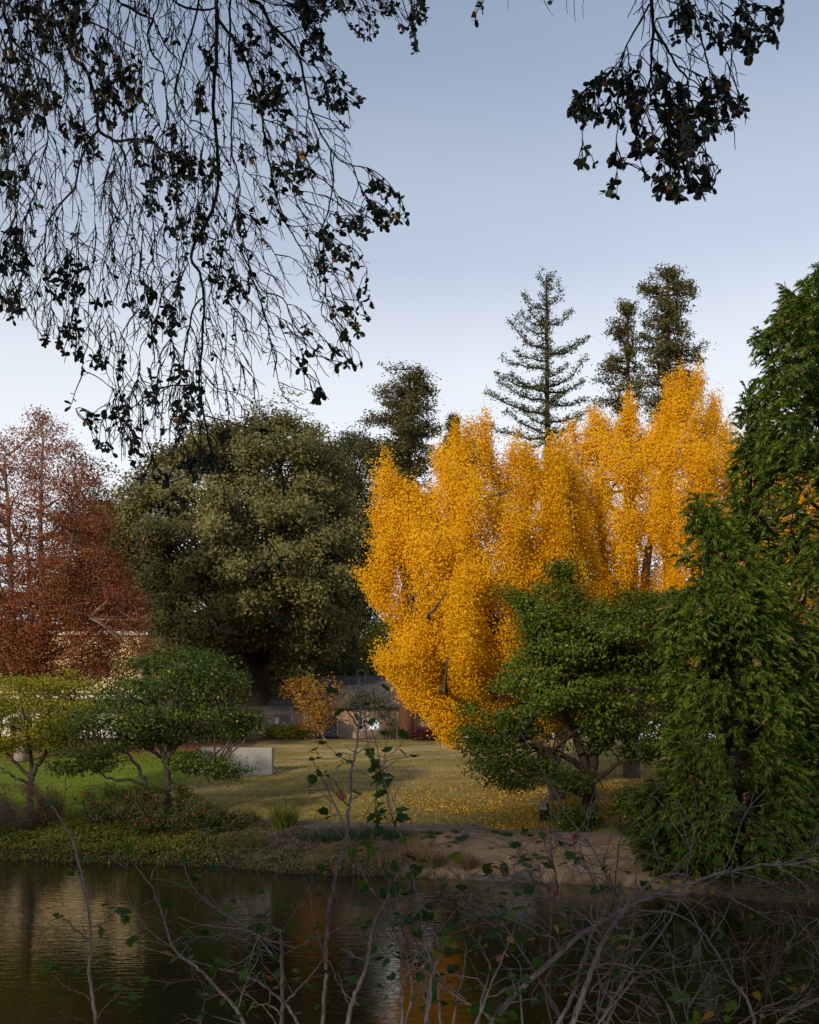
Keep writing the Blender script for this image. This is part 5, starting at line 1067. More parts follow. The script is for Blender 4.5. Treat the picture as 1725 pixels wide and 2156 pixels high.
# the branch part itself is the bough mesh; its twigs and leaves are sub-parts placed with it
def link_sub(o): pass
_old_link = link
def link(name, me, mat=None, parent=None, loc=None):
    if parent is not None and parent.parent is not None and loc is None:
        loc = -Vector(parent.location) - Vector(parent.parent.location)
    return _old_link(name, me, mat, parent, loc)
hm = [
 (mp(R1, (915, -190), (905, -60), (905, 100), (900, 250), (890, 420), (905, 600), (910, 720), (895, 850)) + mp(R2, (800, 20), (830, 100), (850, 200), (845, 320), (840, 450), (830, 560), (842, 640), (858, 740), (882, 850), (920, 960)), .0125, .0045),
 (mp(R2, (850, 205), (805, 250), (790, 330), (770, 420), (765, 500), (790, 580), (805, 650)), .006, .003),
 (mp(R1, (350, -180), (325, -40), (320, 60), (290, 190), (310, 250), (360, 290), (390, 380), (405, 470), (412, 540), (460, 575), (500, 590), (560, 580), (630, 590), (680, 630), (750, 660), (820, 690)), .013, .003),
 (mp(R1, (412, 540), (365, 600), (330, 690), (310, 780), (240, 870), (195, 940), (190, 1035)) + mp(R2, (190, 60), (200, 140)), .0065, .0026),
 (mp(R1, (460, 575), (510, 620), (525, 700), (515, 800), (480, 900), (440, 1000)), .005, .0025),
 (mp(R1, (-20, -160), (10, -20), (25, 80), (60, 170), (110, 220), (160, 250), (200, 290), (215, 370)), .010, .0035),
 (mp(R1, (25, 80), (50, 170), (40, 270), (70, 380), (80, 450), (70, 560)), .007, .003),
 (mp(R1, (440, -120), (490, 0), (540, 30), (600, 70), (640, 80), (615, 150), (640, 230), (680, 280), (690, 380), (700, 480), (680, 560), (665, 640)), .008, .003),
 (mp(R1, (660, -90), (660, 30), (640, 80), (700, 200), (750, 260), (740, 310), (680, 360)), .006, .0025),
 (mp(R1, (690, -60), (720, 0), (770, 30), (850, 45), (905, 30)), .007, .005),
 (mp(R1, (980, -120), (1040, -10), (1090, 20), (1130, 100), (1190, 160), (1240, 220), (1270, 330), (1290, 440), (1330, 540), (1380, 630), (1440, 680), (1530, 700)), .011, .0028),
 (mp(R1, (1380, 630), (1390, 760), (1370, 880), (1330, 1000)) + mp(R2, (1350, 80), (1362, 200), (1390, 310), (1430, 400), (1480, 490)), .005, .0022),
 (mp(R1, (960, -100), (960, 120), (955, 220), (970, 400), (965, 540), (970, 650), (1000, 760), (980, 900), (930, 1035)), .007, .003),
 (mp(R1, (905, 80), (1000, 200), (1060, 350), (1090, 480), (1110, 600), (1140, 760), (1180, 900), (1240, 1010)) + mp(R2, (1290, 60), (1330, 180)), .008, .0025),
 (mp(R1, (830, -80), (820, 60), (760, 260), (730, 420), (780, 520), (860, 570), (900, 580)), .006, .003),
 (mp(R1, (560, -100), (540, 60), (520, 200), (560, 330), (600, 430)), .004, .002),
 (mp(R1, (330, 90), (400, 100), (470, 140), (540, 190), (600, 215)), .005, .002),
 (mp(R1, (120, -120), (110, 40), (130, 180), (170, 420), (200, 560), (170, 700), (150, 850)), .006, .0025),
 (mp(R1, (-40, 60), (0, 120), (30, 260), (20, 420), (50, 560), (30, 720), (60, 860)), .006, .0025),
 (mp(R1, (230, -100), (220, 60), (260, 220), (270, 380), (250, 520), (330, 640)), .006, .0025),
 (mp(R1, (480, -100), (450, 120), (480, 300), (440, 420)), .005, .002),
 (mp(R2, (280, 0), (330, 60), (290, 160), (290, 280), (270, 360)), .0035, .0018),
 (mp(R2, (0, 20), (50, 120), (90, 210), (110, 260)), .0035, .0018),
 (mp(R2, (800, 570), (700, 578), (620, 610), (560, 660), (480, 700), (400, 720), (340, 710), (315, 670)), .0045, .002),
 (mp(R2, (850, 700), (940, 720), (1040, 752), (1105, 772)), .0035, .0018),
 (mp(R2, (842, 515), (900, 580), (1000, 610), (1070, 660), (1112, 700)), .003, .0015),
 (mp(R2, (990, -20), (1050, 100), (1100, 180), (1180, 210), (1230, 320), (1310, 420), (1380, 480)), .005, .002),
 (mp(R2, (1050, 100), (1110, 300), (1150, 500), (1190, 620), (1310, 700)), .0035, .0016),
 (mp(R5, (870, 180), (930, 350), (930, 500), (935, 700), (900, 800)), .0035, .0018), (mp(R5, (935, 700), (1000, 800), (1080, 860), (1200, 930)), .003, .0016), (mp(R5, (900, 230), (985, 370), (1000, 480)), .003, .0015), (mp(R5, (870, 250), (780, 320), (660, 350), (580, 340)), .003, .0015)]
z1 = [(1320, 170, 60, 120), (1420, 420, 100, 60), (1400, 350, 60, 50), (1600, 830, 80, 80), (1550, 930, 80, 60), (1660, 930, 50, 40), (1300, 130, 50, 80), (1150, 400, 100, 100), (1120, 430, 80, 60), (480, 430, 90, 120), (440, 250, 80, 80), (130, 420, 120, 120), (40, 500, 60, 150), (700, 720, 150, 80), (680, 850, 80, 60), (820, 730, 100, 60), (600, 590, 50, 40), (730, 570, 40, 40), (1080, 200, 90, 80), (1220, 750, 100, 80), (850, 960, 120, 60), (740, 980, 50, 40), (30, 780, 60, 60), (100, 740, 30, 30), (30, 1000, 60, 50), (250, 160, 120, 100), (300, 60, 120, 60), (120, 110, 110, 90), (1300, 30, 80, 60), (1330, 1000, 60, 50), (1450, 940, 60, 40), (1020, 930, 50, 40), (1150, 900, 50, 50), (990, 660, 30, 30), (1030, 680, 30, 30), (820, 420, 40, 60), (560, 350, 60, 100), (60, 300, 60, 80), (300, 560, 70, 50), (380, 640, 50, 40), (1240, 560, 40, 40), (1310, 620, 40, 40), (1140, 620, 50, 40), (870, 250, 40, 40), (1480, 400, 30, 40)]
z2 = [(60, 60, 60, 90), (30, 220, 40, 60), (60, 270, 50, 40), (310, 100, 60, 40), (240, 140, 40, 40), (300, 200, 60, 60), (420, 240, 40, 30), (300, 350, 60, 40), (200, 410, 50, 50), (310, 440, 60, 40), (390, 490, 60, 40), (330, 520, 20, 20), (590, 220, 50, 60), (700, 310, 60, 60), (590, 280, 50, 30), (910, 80, 60, 80), (960, 180, 60, 60), (1020, 180, 40, 40), (1350, 90, 60, 60), (1440, 60, 60, 60), (1420, 270, 40, 40), (1480, 290, 60, 40), (1490, 180, 40, 30), (1550, 220, 40, 20), (1470, 380, 40, 50), (1410, 470, 40, 40), (1480, 490, 50, 40), (1290, 320, 40, 30), (1330, 410, 30, 30), (1280, 490, 30, 50), (1330, 620, 40, 40), (750, 550, 40, 40), (800, 590, 60, 40), (650, 570, 40, 20), (620, 640, 40, 30), (740, 680, 60, 40), (830, 680, 60, 40), (530, 740, 60, 40), (380, 730, 60, 30), (450, 700, 30, 20), (515, 660, 30, 20), (310, 650, 25, 18), (490, 540, 30, 18), (520, 470, 20, 15), (430, 830, 50, 40), (560, 820, 40, 40), (560, 870, 30, 40), (740, 770, 40, 30), (860, 900, 60, 40), (650, 970, 60, 30), (820, 930, 80, 50), (940, 790, 30, 20), (1100, 770, 30, 30), (720, 200, 30, 30), (770, 140, 30, 30), (1040, 80, 30, 40)]
z5 = [(1000, 480, 40, 40), (750, 430, 40, 30), (660, 360, 40, 20), (600, 330, 30, 14), (830, 820, 60, 40), (950, 950, 60, 30), (1180, 900, 50, 50), (1180, 690, 50, 40), (820, 300, 50, 40), (1080, 700, 30, 30), (880, 280, 60, 40)]
zones = [(*R1(x, y), rx * .5049, ry * .5049) for x, y, rx, ry in z1] + [(*R2(x, y), rx * .5049, ry * .5049) for x, y, rx, ry in z2] + [(*R5(x, y), rx * .4, ry * .4) for x, y, rx, ry in z5]
bare = [(-10, -10), (690, -10), (690, 110), (735, 190), (745, 300), (800, 440), (770, 640), (745, 750), (690, 850), (560, 800), (545, 900), (480, 1010), (235, 985), (200, 900), (240, 820), (200, 740), (90, 730), (-10, 660)]
hanging(hm, zones, bare, 1800, 5.2, .22, 290, seed=3, leafL=.034)
rm = [(mp(R3, (1000, -130), (1010, -30), (1020, 100), (1015, 200), (1010, 310), (1050, 480), (1100, 600)), .009, .0025), (mp(R3, (1005, 20), (930, 150), (890, 230), (840, 310)), .005, .002), (mp(R3, (1025, 120), (1080, 210), (1120, 280), (1165, 340), (1170, 450), (1160, 600)), .006, .0022), (mp(R3, (1130, 280), (1200, 310), (1290, 360)), .0035, .002),
      (mp(R3, (1150, -60), (1200, 90), (1240, 220), (1260, 310), (1290, 370), (1280, 520), (1230, 620), (1160, 740)), .005, .002), (mp(R3, (1010, 320), (980, 430), (950, 560), (940, 650)), .004, .002), (mp(R3, (1170, 350), (1090, 430), (1090, 560), (1110, 660), (1150, 780)), .004, .002), (mp(R3, (1340, -80), (1390, 0), (1450, 20), (1540, 50)), .005, .0025), (mp(R3, (900, 330), (880, 480), (860, 620), (870, 760)), .003, .0018), (mp(R3, (930, 380), (830, 420), (740, 490), (680, 470)), .003, .0016), (mp(R3, (1390, 10), (1420, 110), (1400, 220)), .003, .0016), (mp(R3, (1030, 80), (1150, 60), (1240, 40)), .003, .0016)]
zr = [(850, 450, 200, 110), (1000, 380, 140, 80), (1060, 570, 150, 130), (1220, 480, 200, 110), (1180, 640, 90, 100), (1100, 760, 120, 90), (1160, 840, 130, 45), (900, 690, 90, 40), (735, 700, 45, 45), (850, 810, 45, 45), (1240, 770, 60, 60), (700, 490, 55, 55), (1350, 420, 60, 70), (820, 350, 60, 30), (1180, 80, 90, 80), (1130, 180, 60, 20), (1450, 120, 110, 100), (1560, 50, 60, 40), (1390, 220, 70, 40), (1300, 150, 40, 60)]
zr = [(*R3(x, y), rx * .4951, ry * .4951) for x, y, rx, ry in zr]
hanging(rm, zr, [R3(*p) for p in [(1000, -20), (850, 130), (830, 330), (1000, 640), (1120, 880), (1300, 800), (1400, 560), (1470, 390), (1300, 250), (1560, 100), (1500, -20)]], 120, 4.3, .10, 330, seed=8, leafL=.034)
tmn = [(mp(R1, (1500, -120), (1520, -20), (1545, 60), (1560, 130)), .004, .0018), (mp(R1, (1640, -140), (1680, 0), (1720, 120), (1740, 200)), .004, .0018), (mp(R1, (1400, -120), (1440, 0), (1470, 60)), .003, .0015), (mp(R3, (240, -90), (300, -10), (265, 60)), .003, .0016), (mp(R3, (520, -60), (560, 10), (590, 70)), .0025, .0012), (mp(R3, (700, -60), (680, 20), (690, 95)), .0025, .0012), (mp(R3, (390, -60), (405, 40)), .0022, .0012), (mp(R3, (640, -60), (655, 60)), .0022, .0012), (mp(R3, (720, -50), (722, 80)), .0022, .0012)]
zt_ = [(*R1(x, y), rx * .5049, ry * .5049) for x, y, rx, ry in [(1520, 120, 60, 50), (1460, 30, 50, 30), (1640, 40, 40, 50), (1700, 110, 50, 70), (1740, 200, 30, 30), (1570, 40, 50, 40), (1380, 20, 50, 30)]] + [(*R3(x, y), rx * .4951, ry * .4951) for x, y, rx, ry in [(262, 75, 24, 22), (310, 30, 20, 24), (555, 12, 30, 14), (40, 40, 40, 50)]]
hanging(tmn, zt_, [(560, -10), (910, -10), (900, 60), (800, 40), (700, 40)], 60, 5.6, .12, 260, seed=5, leafL=.031)

def oak_wood():
    g = np.random.default_rng(21)
    mb = MB(); s, rr = stem_mesh([ROOT, (-3.3, -6.4, 5), (-3.0, -6, 8.0), (-2.6, -5.4, 11)], [.62, .5, .42, .3], 14, 12); mb.tube(s, rr, 12); mb.build('trunk', M['bark'], oak, True)
    mb = MB()
    # boughs that carry the hanging branches into view
    tops = [hm[i][0][0] for i in (0, 2, 5, 7, 10, 12)] + [rm[0][0][0], rm[4][0][0], rm[7][0][0], tmn[0][0][0], tmn[1][0][0]]
    dep = [5.2] * 6 + [4.3] * 3 + [5.6] * 2
    for (x, y), d in zip(tops, dep):
        e = W(x, y, d); a = np.array([-2.9, -5.8, 8.6]); m1 = np.array([e[0] * .55 - 1, -.5, 10.2]); m2 = np.array([e[0] * .9, 3.4, max(e[2] + 1.5, 9.4)])
        mb.tube(wob([a, m1, m2, e], .04, 20), np.linspace(.16, .012, 20), 6)
    mb.build('bough', M['bark'], oak, True)
    n = 900; c = np.stack([g.uniform(-19, 12, n), g.uniform(-17, 1.5, n), g.uniform(5.5, 18, n)], 1)
    q = ((c[:, 0] + 3.5) / 15.5) ** 2 + ((c[:, 1] + 7.5) / 9.5) ** 2 + ((c[:, 2] - 10.5) / 7.5) ** 2
    c = c[(q < 1) & (q > .30) & (c[:, 2] > 4.5 + .8 * np.maximum(c[:, 1] + 1.5, 0) + 2.2)]
    o = nrm(c - np.array([-3.5, -7.5, 9]))
    mb = MB(); limbs(mb, s[6:], c[g.permutation(len(c))[:60]], .2, .03, .03, 5, 6); mb.build('limb', M['bark'], oak, True)
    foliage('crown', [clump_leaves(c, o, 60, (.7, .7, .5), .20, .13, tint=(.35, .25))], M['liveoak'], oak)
oak_wood()
def shore_oak(name, label, x, y, H, rx, ry):
    g = np.random.default_rng(int(abs(x) * 10)); b = np.array([x, y, 1.9]); t = thing(name, label, 'tree', b)
    mb = MB(); s, rr = stem_mesh([b, b + [.2, .1, H * .35], b + [.3, 0, H * .8]], [.6, .45, .15], 14, 10); mb.tube(s, rr, 10)
    n = 1300; c = np.stack([g.uniform(-1, 1, n), g.uniform(-1, 1, n), g.uniform(-1, 1, n)], 1); q = (c ** 2).sum(1); c = c[(q < 1) & (q > .3)]
    p = b + np.array([0, 0, H * .58]) + c * np.array([rx, ry, H * .44]); o = nrm(c)
    limbs(mb, s[3:], p[:60], .2, .03, .03, 5, 6); mb.build('trunk', M['bark'], t, True)
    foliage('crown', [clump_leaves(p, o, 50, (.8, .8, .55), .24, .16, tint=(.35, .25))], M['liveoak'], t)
shore_oak('shore_oak', 'broad live oak on the near shore behind the viewer, out to the left', -24, -8, 18, 10.5, 7)
shore_oak('shore_oak', 'tallest live oak on the near shore, farthest out to the left behind the viewer', -43, -5, 19, 11, 7)

# ------------------------------------------------------------------ shrubs on the near shore, in front of the water
A1 = lambda x, y: (x * .2693, 1741.8 + y * .2693)
A2 = lambda x, y: (464.5 + x * .2693, 1741.8 + y * .2693)
A3 = lambda x, y: (870.9 + x * .2693, 1683.7 + y * .2693)
A4 = lambda x, y: (1277.3 + x * .4568, 1683.7 + y * .4568)
A5 = lambda x, y: (580.6 + x * .3082, 1364.4 + y * .3082)
A7 = lambda x, y: (x * .5049, 1335.4 + y * .5049)
def near_shrub(name, label, depth, base_x, stems, leaves, seed, twiglets=30, tipleaf=.5, rnd_leaves=0, scale=1.0, dj=.10, tints=None, fine=0, finelen=(.10, .38)):
    """stems: (display points from tip or joint towards the base, tip radius px, base radius px, to the ground?)"""
    g = np.random.default_rng(seed); bX = X_(base_x, depth); b = np.array([bX, depth, gz(bX, depth) - .05]); t = thing(name, label, 'shrub', b)
    px = depth / F; C, U, NR, S, T = [], [], [], [], []
    tint = tints or (lambda: min(.62, abs(g.normal()) * .3 + .1) if g.random() < .90 else g.uniform(.65, 1))
    def leaf_at(p, d=None, sz=None, tt=None, k=1):
        for _ in range(k):
            u = nrm(np.array([g.normal() * .9, g.normal() * .5, g.normal() * .45 - .05]) if d is None else d + g.normal(size=3) * .45)
            C.append(p + u * .006); U.append(u); NR.append(nrm(np.array([g.normal() * .35, -.12 + g.normal() * .38, .9]))); S.append((sz or .032) * scale * g.uniform(.6, 1.15)); T.append(tint() if tt is None else tt)
    allw = []
    for pts, r0, r1, grd in stems:
        p = np.array(pts, float); n = max(7, len(p) * 4); s = spline(p, n)
        dd = depth + g.normal() * dj + np.linspace(g.normal() * dj, 0, n)
        w = WA(s[:, 0], s[:, 1], dd); rr = np.linspace(r0, r1, n) * px
        if grd:
            e = np.array([b[0] + g.normal() * .12, depth + g.normal() * .1, b[2]]); q = spline([w[-2], w[-1], w[-1] * .5 + e * .5 + [0, 0, 0], e], 10)[4:]; w = np.vstack([w, q]); rr = np.concatenate([rr, np.linspace(rr[-1], rr[-1] * 1.2, len(q))])
        w[1:-1] += g.normal(size=(len(w) - 2, 3)) * .0012
        mb = MB(); mb.tube(w, rr, 6 if r1 > 3 else 5)
        vis = w[:n]; allw.append(vis)
        m = MB()
        for _ in range(max(1, int(n / 7 * twiglets / 30))):   # short side shoots
            i = g.integers(1, n - 1); tg = nrm(vis[i - 1] - vis[i]); L = g.uniform(.012, .07) if g.random() < .75 else g.uniform(.06, .11)
            d = nrm(tg * .8 + np.array([g.normal(), g.normal() * .5, g.normal() * .6 + .15]) * .8); e = vis[i] + d * L
            mb.tube([vis[i], (vis[i] + e) / 2 + g.normal(size=3) * .05 * L, e], [rr[i] * .55, .0013, .0009], 4)
            if g.random() < tipleaf: leaf_at(e, d, None, None, g.integers(1, 3) if L < .07 else g.integers(2, 5))
        for _ in range(g.poisson(fine)):   # long fine twigs, forking
            i = int(n * g.beta(1.6, 1.3)); i = min(max(i, 1), n - 2); tg = nrm(vis[i - 1] - vis[i]); L = g.uniform(*finelen); d = nrm(tg + np.array([g.normal(), g.normal() * .45, g.normal() * .8 + .15]) * .75)
            pp = [vis[i]]; dd_ = d.copy()
            for q in range(7): dd_ = nrm(dd_ + g.normal(size=3) * .22 + np.array([0, 0, -.03])); pp.append(pp[-1] + dd_ * L / 7)
            pp = np.array(pp); mb.tube(pp, np.linspace(min(.0028, rr[i] * .6), .0010, 8), 4, False)
            for q in range(g.integers(1, 4)):
                j = g.integers(2, 7); e = pp[j] + nrm(nrm(pp[j] - pp[j - 1]) + g.normal(size=3) * .7) * L * g.uniform(.12, .4); mb.tube([pp[j], (pp[j] + e) / 2 + g.normal(size=3) * .006, e], [.0015, .0012, .0008], 4, False)
                if g.random() < tipleaf * .8: leaf_at(e, nrm(e - pp[j]))
            if g.random() < tipleaf: leaf_at(pp[-1], dd_)
        for _ in range(g.integers(1, 4)): 
            if g.random() < tipleaf: leaf_at(w[0], nrm(w[0] - w[1]))
        mb.build('stem', M['stem'] if (r1 > 2.2 or g.random() < .5) else M['redstem'], t, True)
    for L_ in leaves:
        x, y = L_[0]; P_ = W(x, y, depth + g.normal() * .05); leaf_at(P_, None, L_[1] * px if len(L_) > 1 and L_[1] else .045, L_[2] if len(L_) > 2 else None)
    if rnd_leaves:
        aw = np.vstack(allw)
        for _ in range(rnd_leaves): leaf_at(aw[g.integers(len(aw))] + g.normal(size=3) * .012, None, None, None, g.integers(1, 4))
    if C: shaped('foliage', np.array(C), np.array(U), np.array(NR), np.array(S), CURRANT, M['currant'], t, np.array(T), .18, .22)
near_shrub('bare_shrub', 'single slim grey stem with few leaves rising before the water at the left', 2.75, 205, [
    ([A7(215, 715)] + mp(A1, (500, -20), (545, 60), (575, 130), (595, 200), (620, 310), (650, 430), (680, 560), (700, 700), (708, 830), (700, 1000), (703, 1180), (720, 1330), (745, 1480), (760, 1600)), 1.6, 4.2, 1),
    (mp(A7, (275, 600), (268, 690), (262, 760), (250, 745)), .8, 1.3, 0), (mp(A1, (405, 1150), (480, 1220), (560, 1270), (640, 1300), (715, 1355)), 1, 1.8, 0), (mp(A1, (890, 680), (860, 720), (800, 750), (720, 780)), 1, 1.8, 0), (mp(A1, (490, 705), (530, 740), (600, 810), (690, 880)), .9, 1.5, 0), (mp(A1, (905, 1290), (885, 1350), (820, 1410), (765, 1490)), 1, 1.9, 0), (mp(A1, (810, 1220), (790, 1240), (722, 1290)), .9, 1.4, 0), (mp(A1, (690, 220), (665, 265), (625, 305)), .9, 1.4, 0), (mp(A1, (660, -10), (610, 40), (565, 75)), .7, 1.2, 0), (mp(A1, (385, 1500), (470, 1495), (560, 1495), (640, 1510), (740, 1570)), .9, 1.8, 0)],
    [(A1(x, y), s, .3) for x, y, s in [(370, 1110, 26), (350, 1120, 20), (770, 785, 24), (750, 765, 22), (860, 600, 24), (930, 665, 26), (875, 645, 20), (480, 690, 16), (860, 1260, 26), (830, 1220, 20), (780, 1230, 18), (910, 1380, 24), (980, 1415, 16), (640, 1125, 18), (820, 1000, 14), (910, 1008, 26), (510, 355, 26), (615, 335, 26), (1010, 1300, 24), (1040, 1335, 12)]] + [(A7(x, y), s, .35) for x, y, s in [(195, 695, 22), (440, 745, 20), (310, 675, 12), (215, 622, 18)]], 31, 10, .25)
near_shrub('arching_shrub', 'shrub with grey arching stems reaching left over the dark water', 2.7, 560, [
    (mp(A1, (1050, 285), (1120, 380), (1190, 470), (1230, 580), (1270, 680), (1300, 780), (1330, 880), (1370, 960), (1430, 1020), (1530, 1090), (1620, 1170), (1725, 1290)) + mp(A2, (70, 1360), (130, 1440), (210, 1580)), 1.2, 4.6, 1),
    (mp(A1, (1060, 900), (1130, 940), (1250, 975), (1350, 1000), (1440, 1035), (1560, 1060), (1690, 1100)) + mp(A2, (80, 1125), (170, 1150), (300, 1210), (400, 1290), (480, 1350), (560, 1450), (620, 1560)), 1.1, 3.6, 1),
    (mp(A1, (1440, 290), (1470, 400), (1530, 490), (1600, 570)) + mp(A2, (0, 660), (170, 760), (280, 840), (350, 930), (420, 1010), (475, 1060)), 1.1, 2.6, 0),
    (mp(A1, (1700, 1110), (1640, 1240), (1600, 1370), (1565, 1560)), 1.2, 2.0, 1), (mp(A2, (465, 800), (475, 950), (480, 1100), (485, 1350), (482, 1580)), 2.0, 4.8, 1), (mp(A2, (330, 540), (345, 680), (360, 830), (372, 945)), 1, 1.6, 0), (mp(A2, (210, 570), (260, 740), (300, 930), (340, 1080), (420, 1160), (478, 1250)), .9, 1.8, 0), (mp(A2, (850, 980), (740, 1120), (660, 1210), (580, 1300), (495, 1385)), 1.1, 2.6, 0), (mp(A2, (300, 1010), (240, 1130), (180, 1270), (140, 1420)), .9, 1.8, 0), (mp(A2, (40, 1030), (130, 900), (260, 790), (400, 690)), .8, 1.3, 0), (mp(A1, (1500, 890), (1440, 960), (1425, 1010)), .9, 1.5, 0), (mp(A2, (250, 1410), (330, 1385), (410, 1400), (470, 1470)), 1, 2.2, 0), (mp(A2, (80, 1200), (170, 1290), (260, 1350), (380, 1450), (450, 1560)), .9, 2, 1)],
    [(A1(x, y), s, .3) for x, y, s in [(1020, 865, 26), (1560, 900, 18), (1400, 1010, 24), (1480, 970, 16), (1690, 1075, 22)]] + [(A2(x, y), s) for x, y, s in [(90, 600, 22), (160, 650, 14), (200, 815, 20), (270, 840, 22), (250, 905, 18), (340, 1005, 22), (430, 1000, 16), (470, 1060, 24), (500, 1100, 24), (550, 1115, 18), (400, 1145, 30), (350, 1150, 24), (520, 1195, 20), (590, 1180, 22), (470, 1255, 22), (190, 1105, 26), (360, 1250, 20), (380, 1275, 20), (260, 1480, 36), (110, 1500, 26), (140, 955, 16), (230, 1370, 22), (290, 1360, 20), (350, 1420, 20), (20, 1060, 18), (130, 1270, 18)]], 32, 22, .5, 8, fine=1.6)
near_shrub('tall_shrub', 'tallest bare shrub whose hooked top stands against the grey roof', 2.65, 690, [
    ([A5(590, 340), A5(605, 260), A5(615, 180), A5(590, 153), A5(565, 155), A5(557, 180)] + mp(A5, (572, 250), (580, 420), (570, 540), (545, 720), (525, 800), (512, 900), (515, 1020), (500, 1100), (490, 1225)) + mp(A2, (975, 100), (930, 240), (900, 370), (880, 520), (845, 620), (840, 750), (830, 900), (825, 1050), (820, 1250), (790, 1560)), 1.2, 4.6, 1),
    (mp(A5, (480, 415), (510, 460), (560, 535)), 1, 1.9, 0), (mp(A5, (655, 448), (620, 465), (578, 490)), 1, 1.9, 0), (mp(A5, (642, 675), (600, 695), (550, 720)), 1, 1.6, 0), (mp(A5, (488, 762), (520, 792)), .8, 1.2, 0), (mp(A5, (578, 1005), (550, 1020), (513, 1030)), .9, 1.4, 0),
    (mp(A5, (240, 735), (290, 830), (340, 940), (390, 1040), (430, 1120), (470, 1220)) + mp(A2, (1040, 180), (1080, 290), (1130, 400), (1200, 510), (1260, 600), (1330, 740), (1400, 900), (1460, 1060), (1500, 1300), (1440, 1580)), 1.2, 3.0, 1), (mp(A5, (350, 870), (400, 980), (450, 1030), (498, 1080)), 1, 2, 0), (mp(A5, (300, 890), (330, 910), (370, 970)), .8, 1.2, 0), (mp(A5, (375, 1140), (370, 1060), (365, 980), (355, 920)), .7, 1, 0),
    (mp(A2, (690, 460), (710, 600), (730, 740), (770, 880), (810, 1000), (830, 1085)), 1, 2, 0), (mp(A2, (910, 670), (880, 720), (848, 775)), .8, 1.4, 0), (mp(A2, (830, 560), (845, 590)), .8, 1.2, 0), (mp(A2, (960, 515), (920, 525), (878, 540)), .8, 1.2, 0), (mp(A2, (840, 400), (870, 415), (890, 430)), .8, 1.2, 0), (mp(A2, (850, 1040), (900, 1170), (960, 1280), (1010, 1395)), 1, 1.8, 0), (mp(A2, (720, 270), (770, 300), (900, 318), (1000, 320), (1100, 345)), .9, 1.4, 0), (mp(A2, (1110, 190), (1190, 370), (1260, 500), (1340, 600), (1400, 720), (1440, 860), (1500, 1000)), 1, 2, 0)],
    [(A5(x, y), s, tt) for x, y, s, tt in [(630, 75, 16, .2), (565, 105, 20, .2), (615, 125, 18, .2), (625, 290, 18, .2), (618, 320, 12, .2), (500, 395, 16, .2), (660, 385, 18, .2), (695, 408, 18, .25), (210, 705, 16, .3), (265, 705, 16, .3), (218, 770, 18, .3), (295, 745, 14, .3), (265, 760, 12, .3), (245, 850, 18, .3), (260, 885, 20, .3), (320, 810, 12, .9), (335, 855, 14, .3), (275, 935, 26, .5), (280, 990, 18, .78), (460, 742, 14, .2)]] + [(A2(x, y), s) for x, y, s in [(1090, 115, 34), (800, 285, 26), (895, 285, 14), (1010, 275, 22), (660, 865, 26), (720, 815, 24), (790, 815, 20), (960, 845, 26), (740, 930, 20), (660, 935, 18), (850, 1160, 30), (1000, 1170, 32), (900, 1060, 20), (1020, 1160, 20), (920, 1410, 22), (730, 1435, 22), (800, 1350, 18), (650, 1455, 18)]], 33, 16, .3, fine=.6, finelen=(.06, .2))
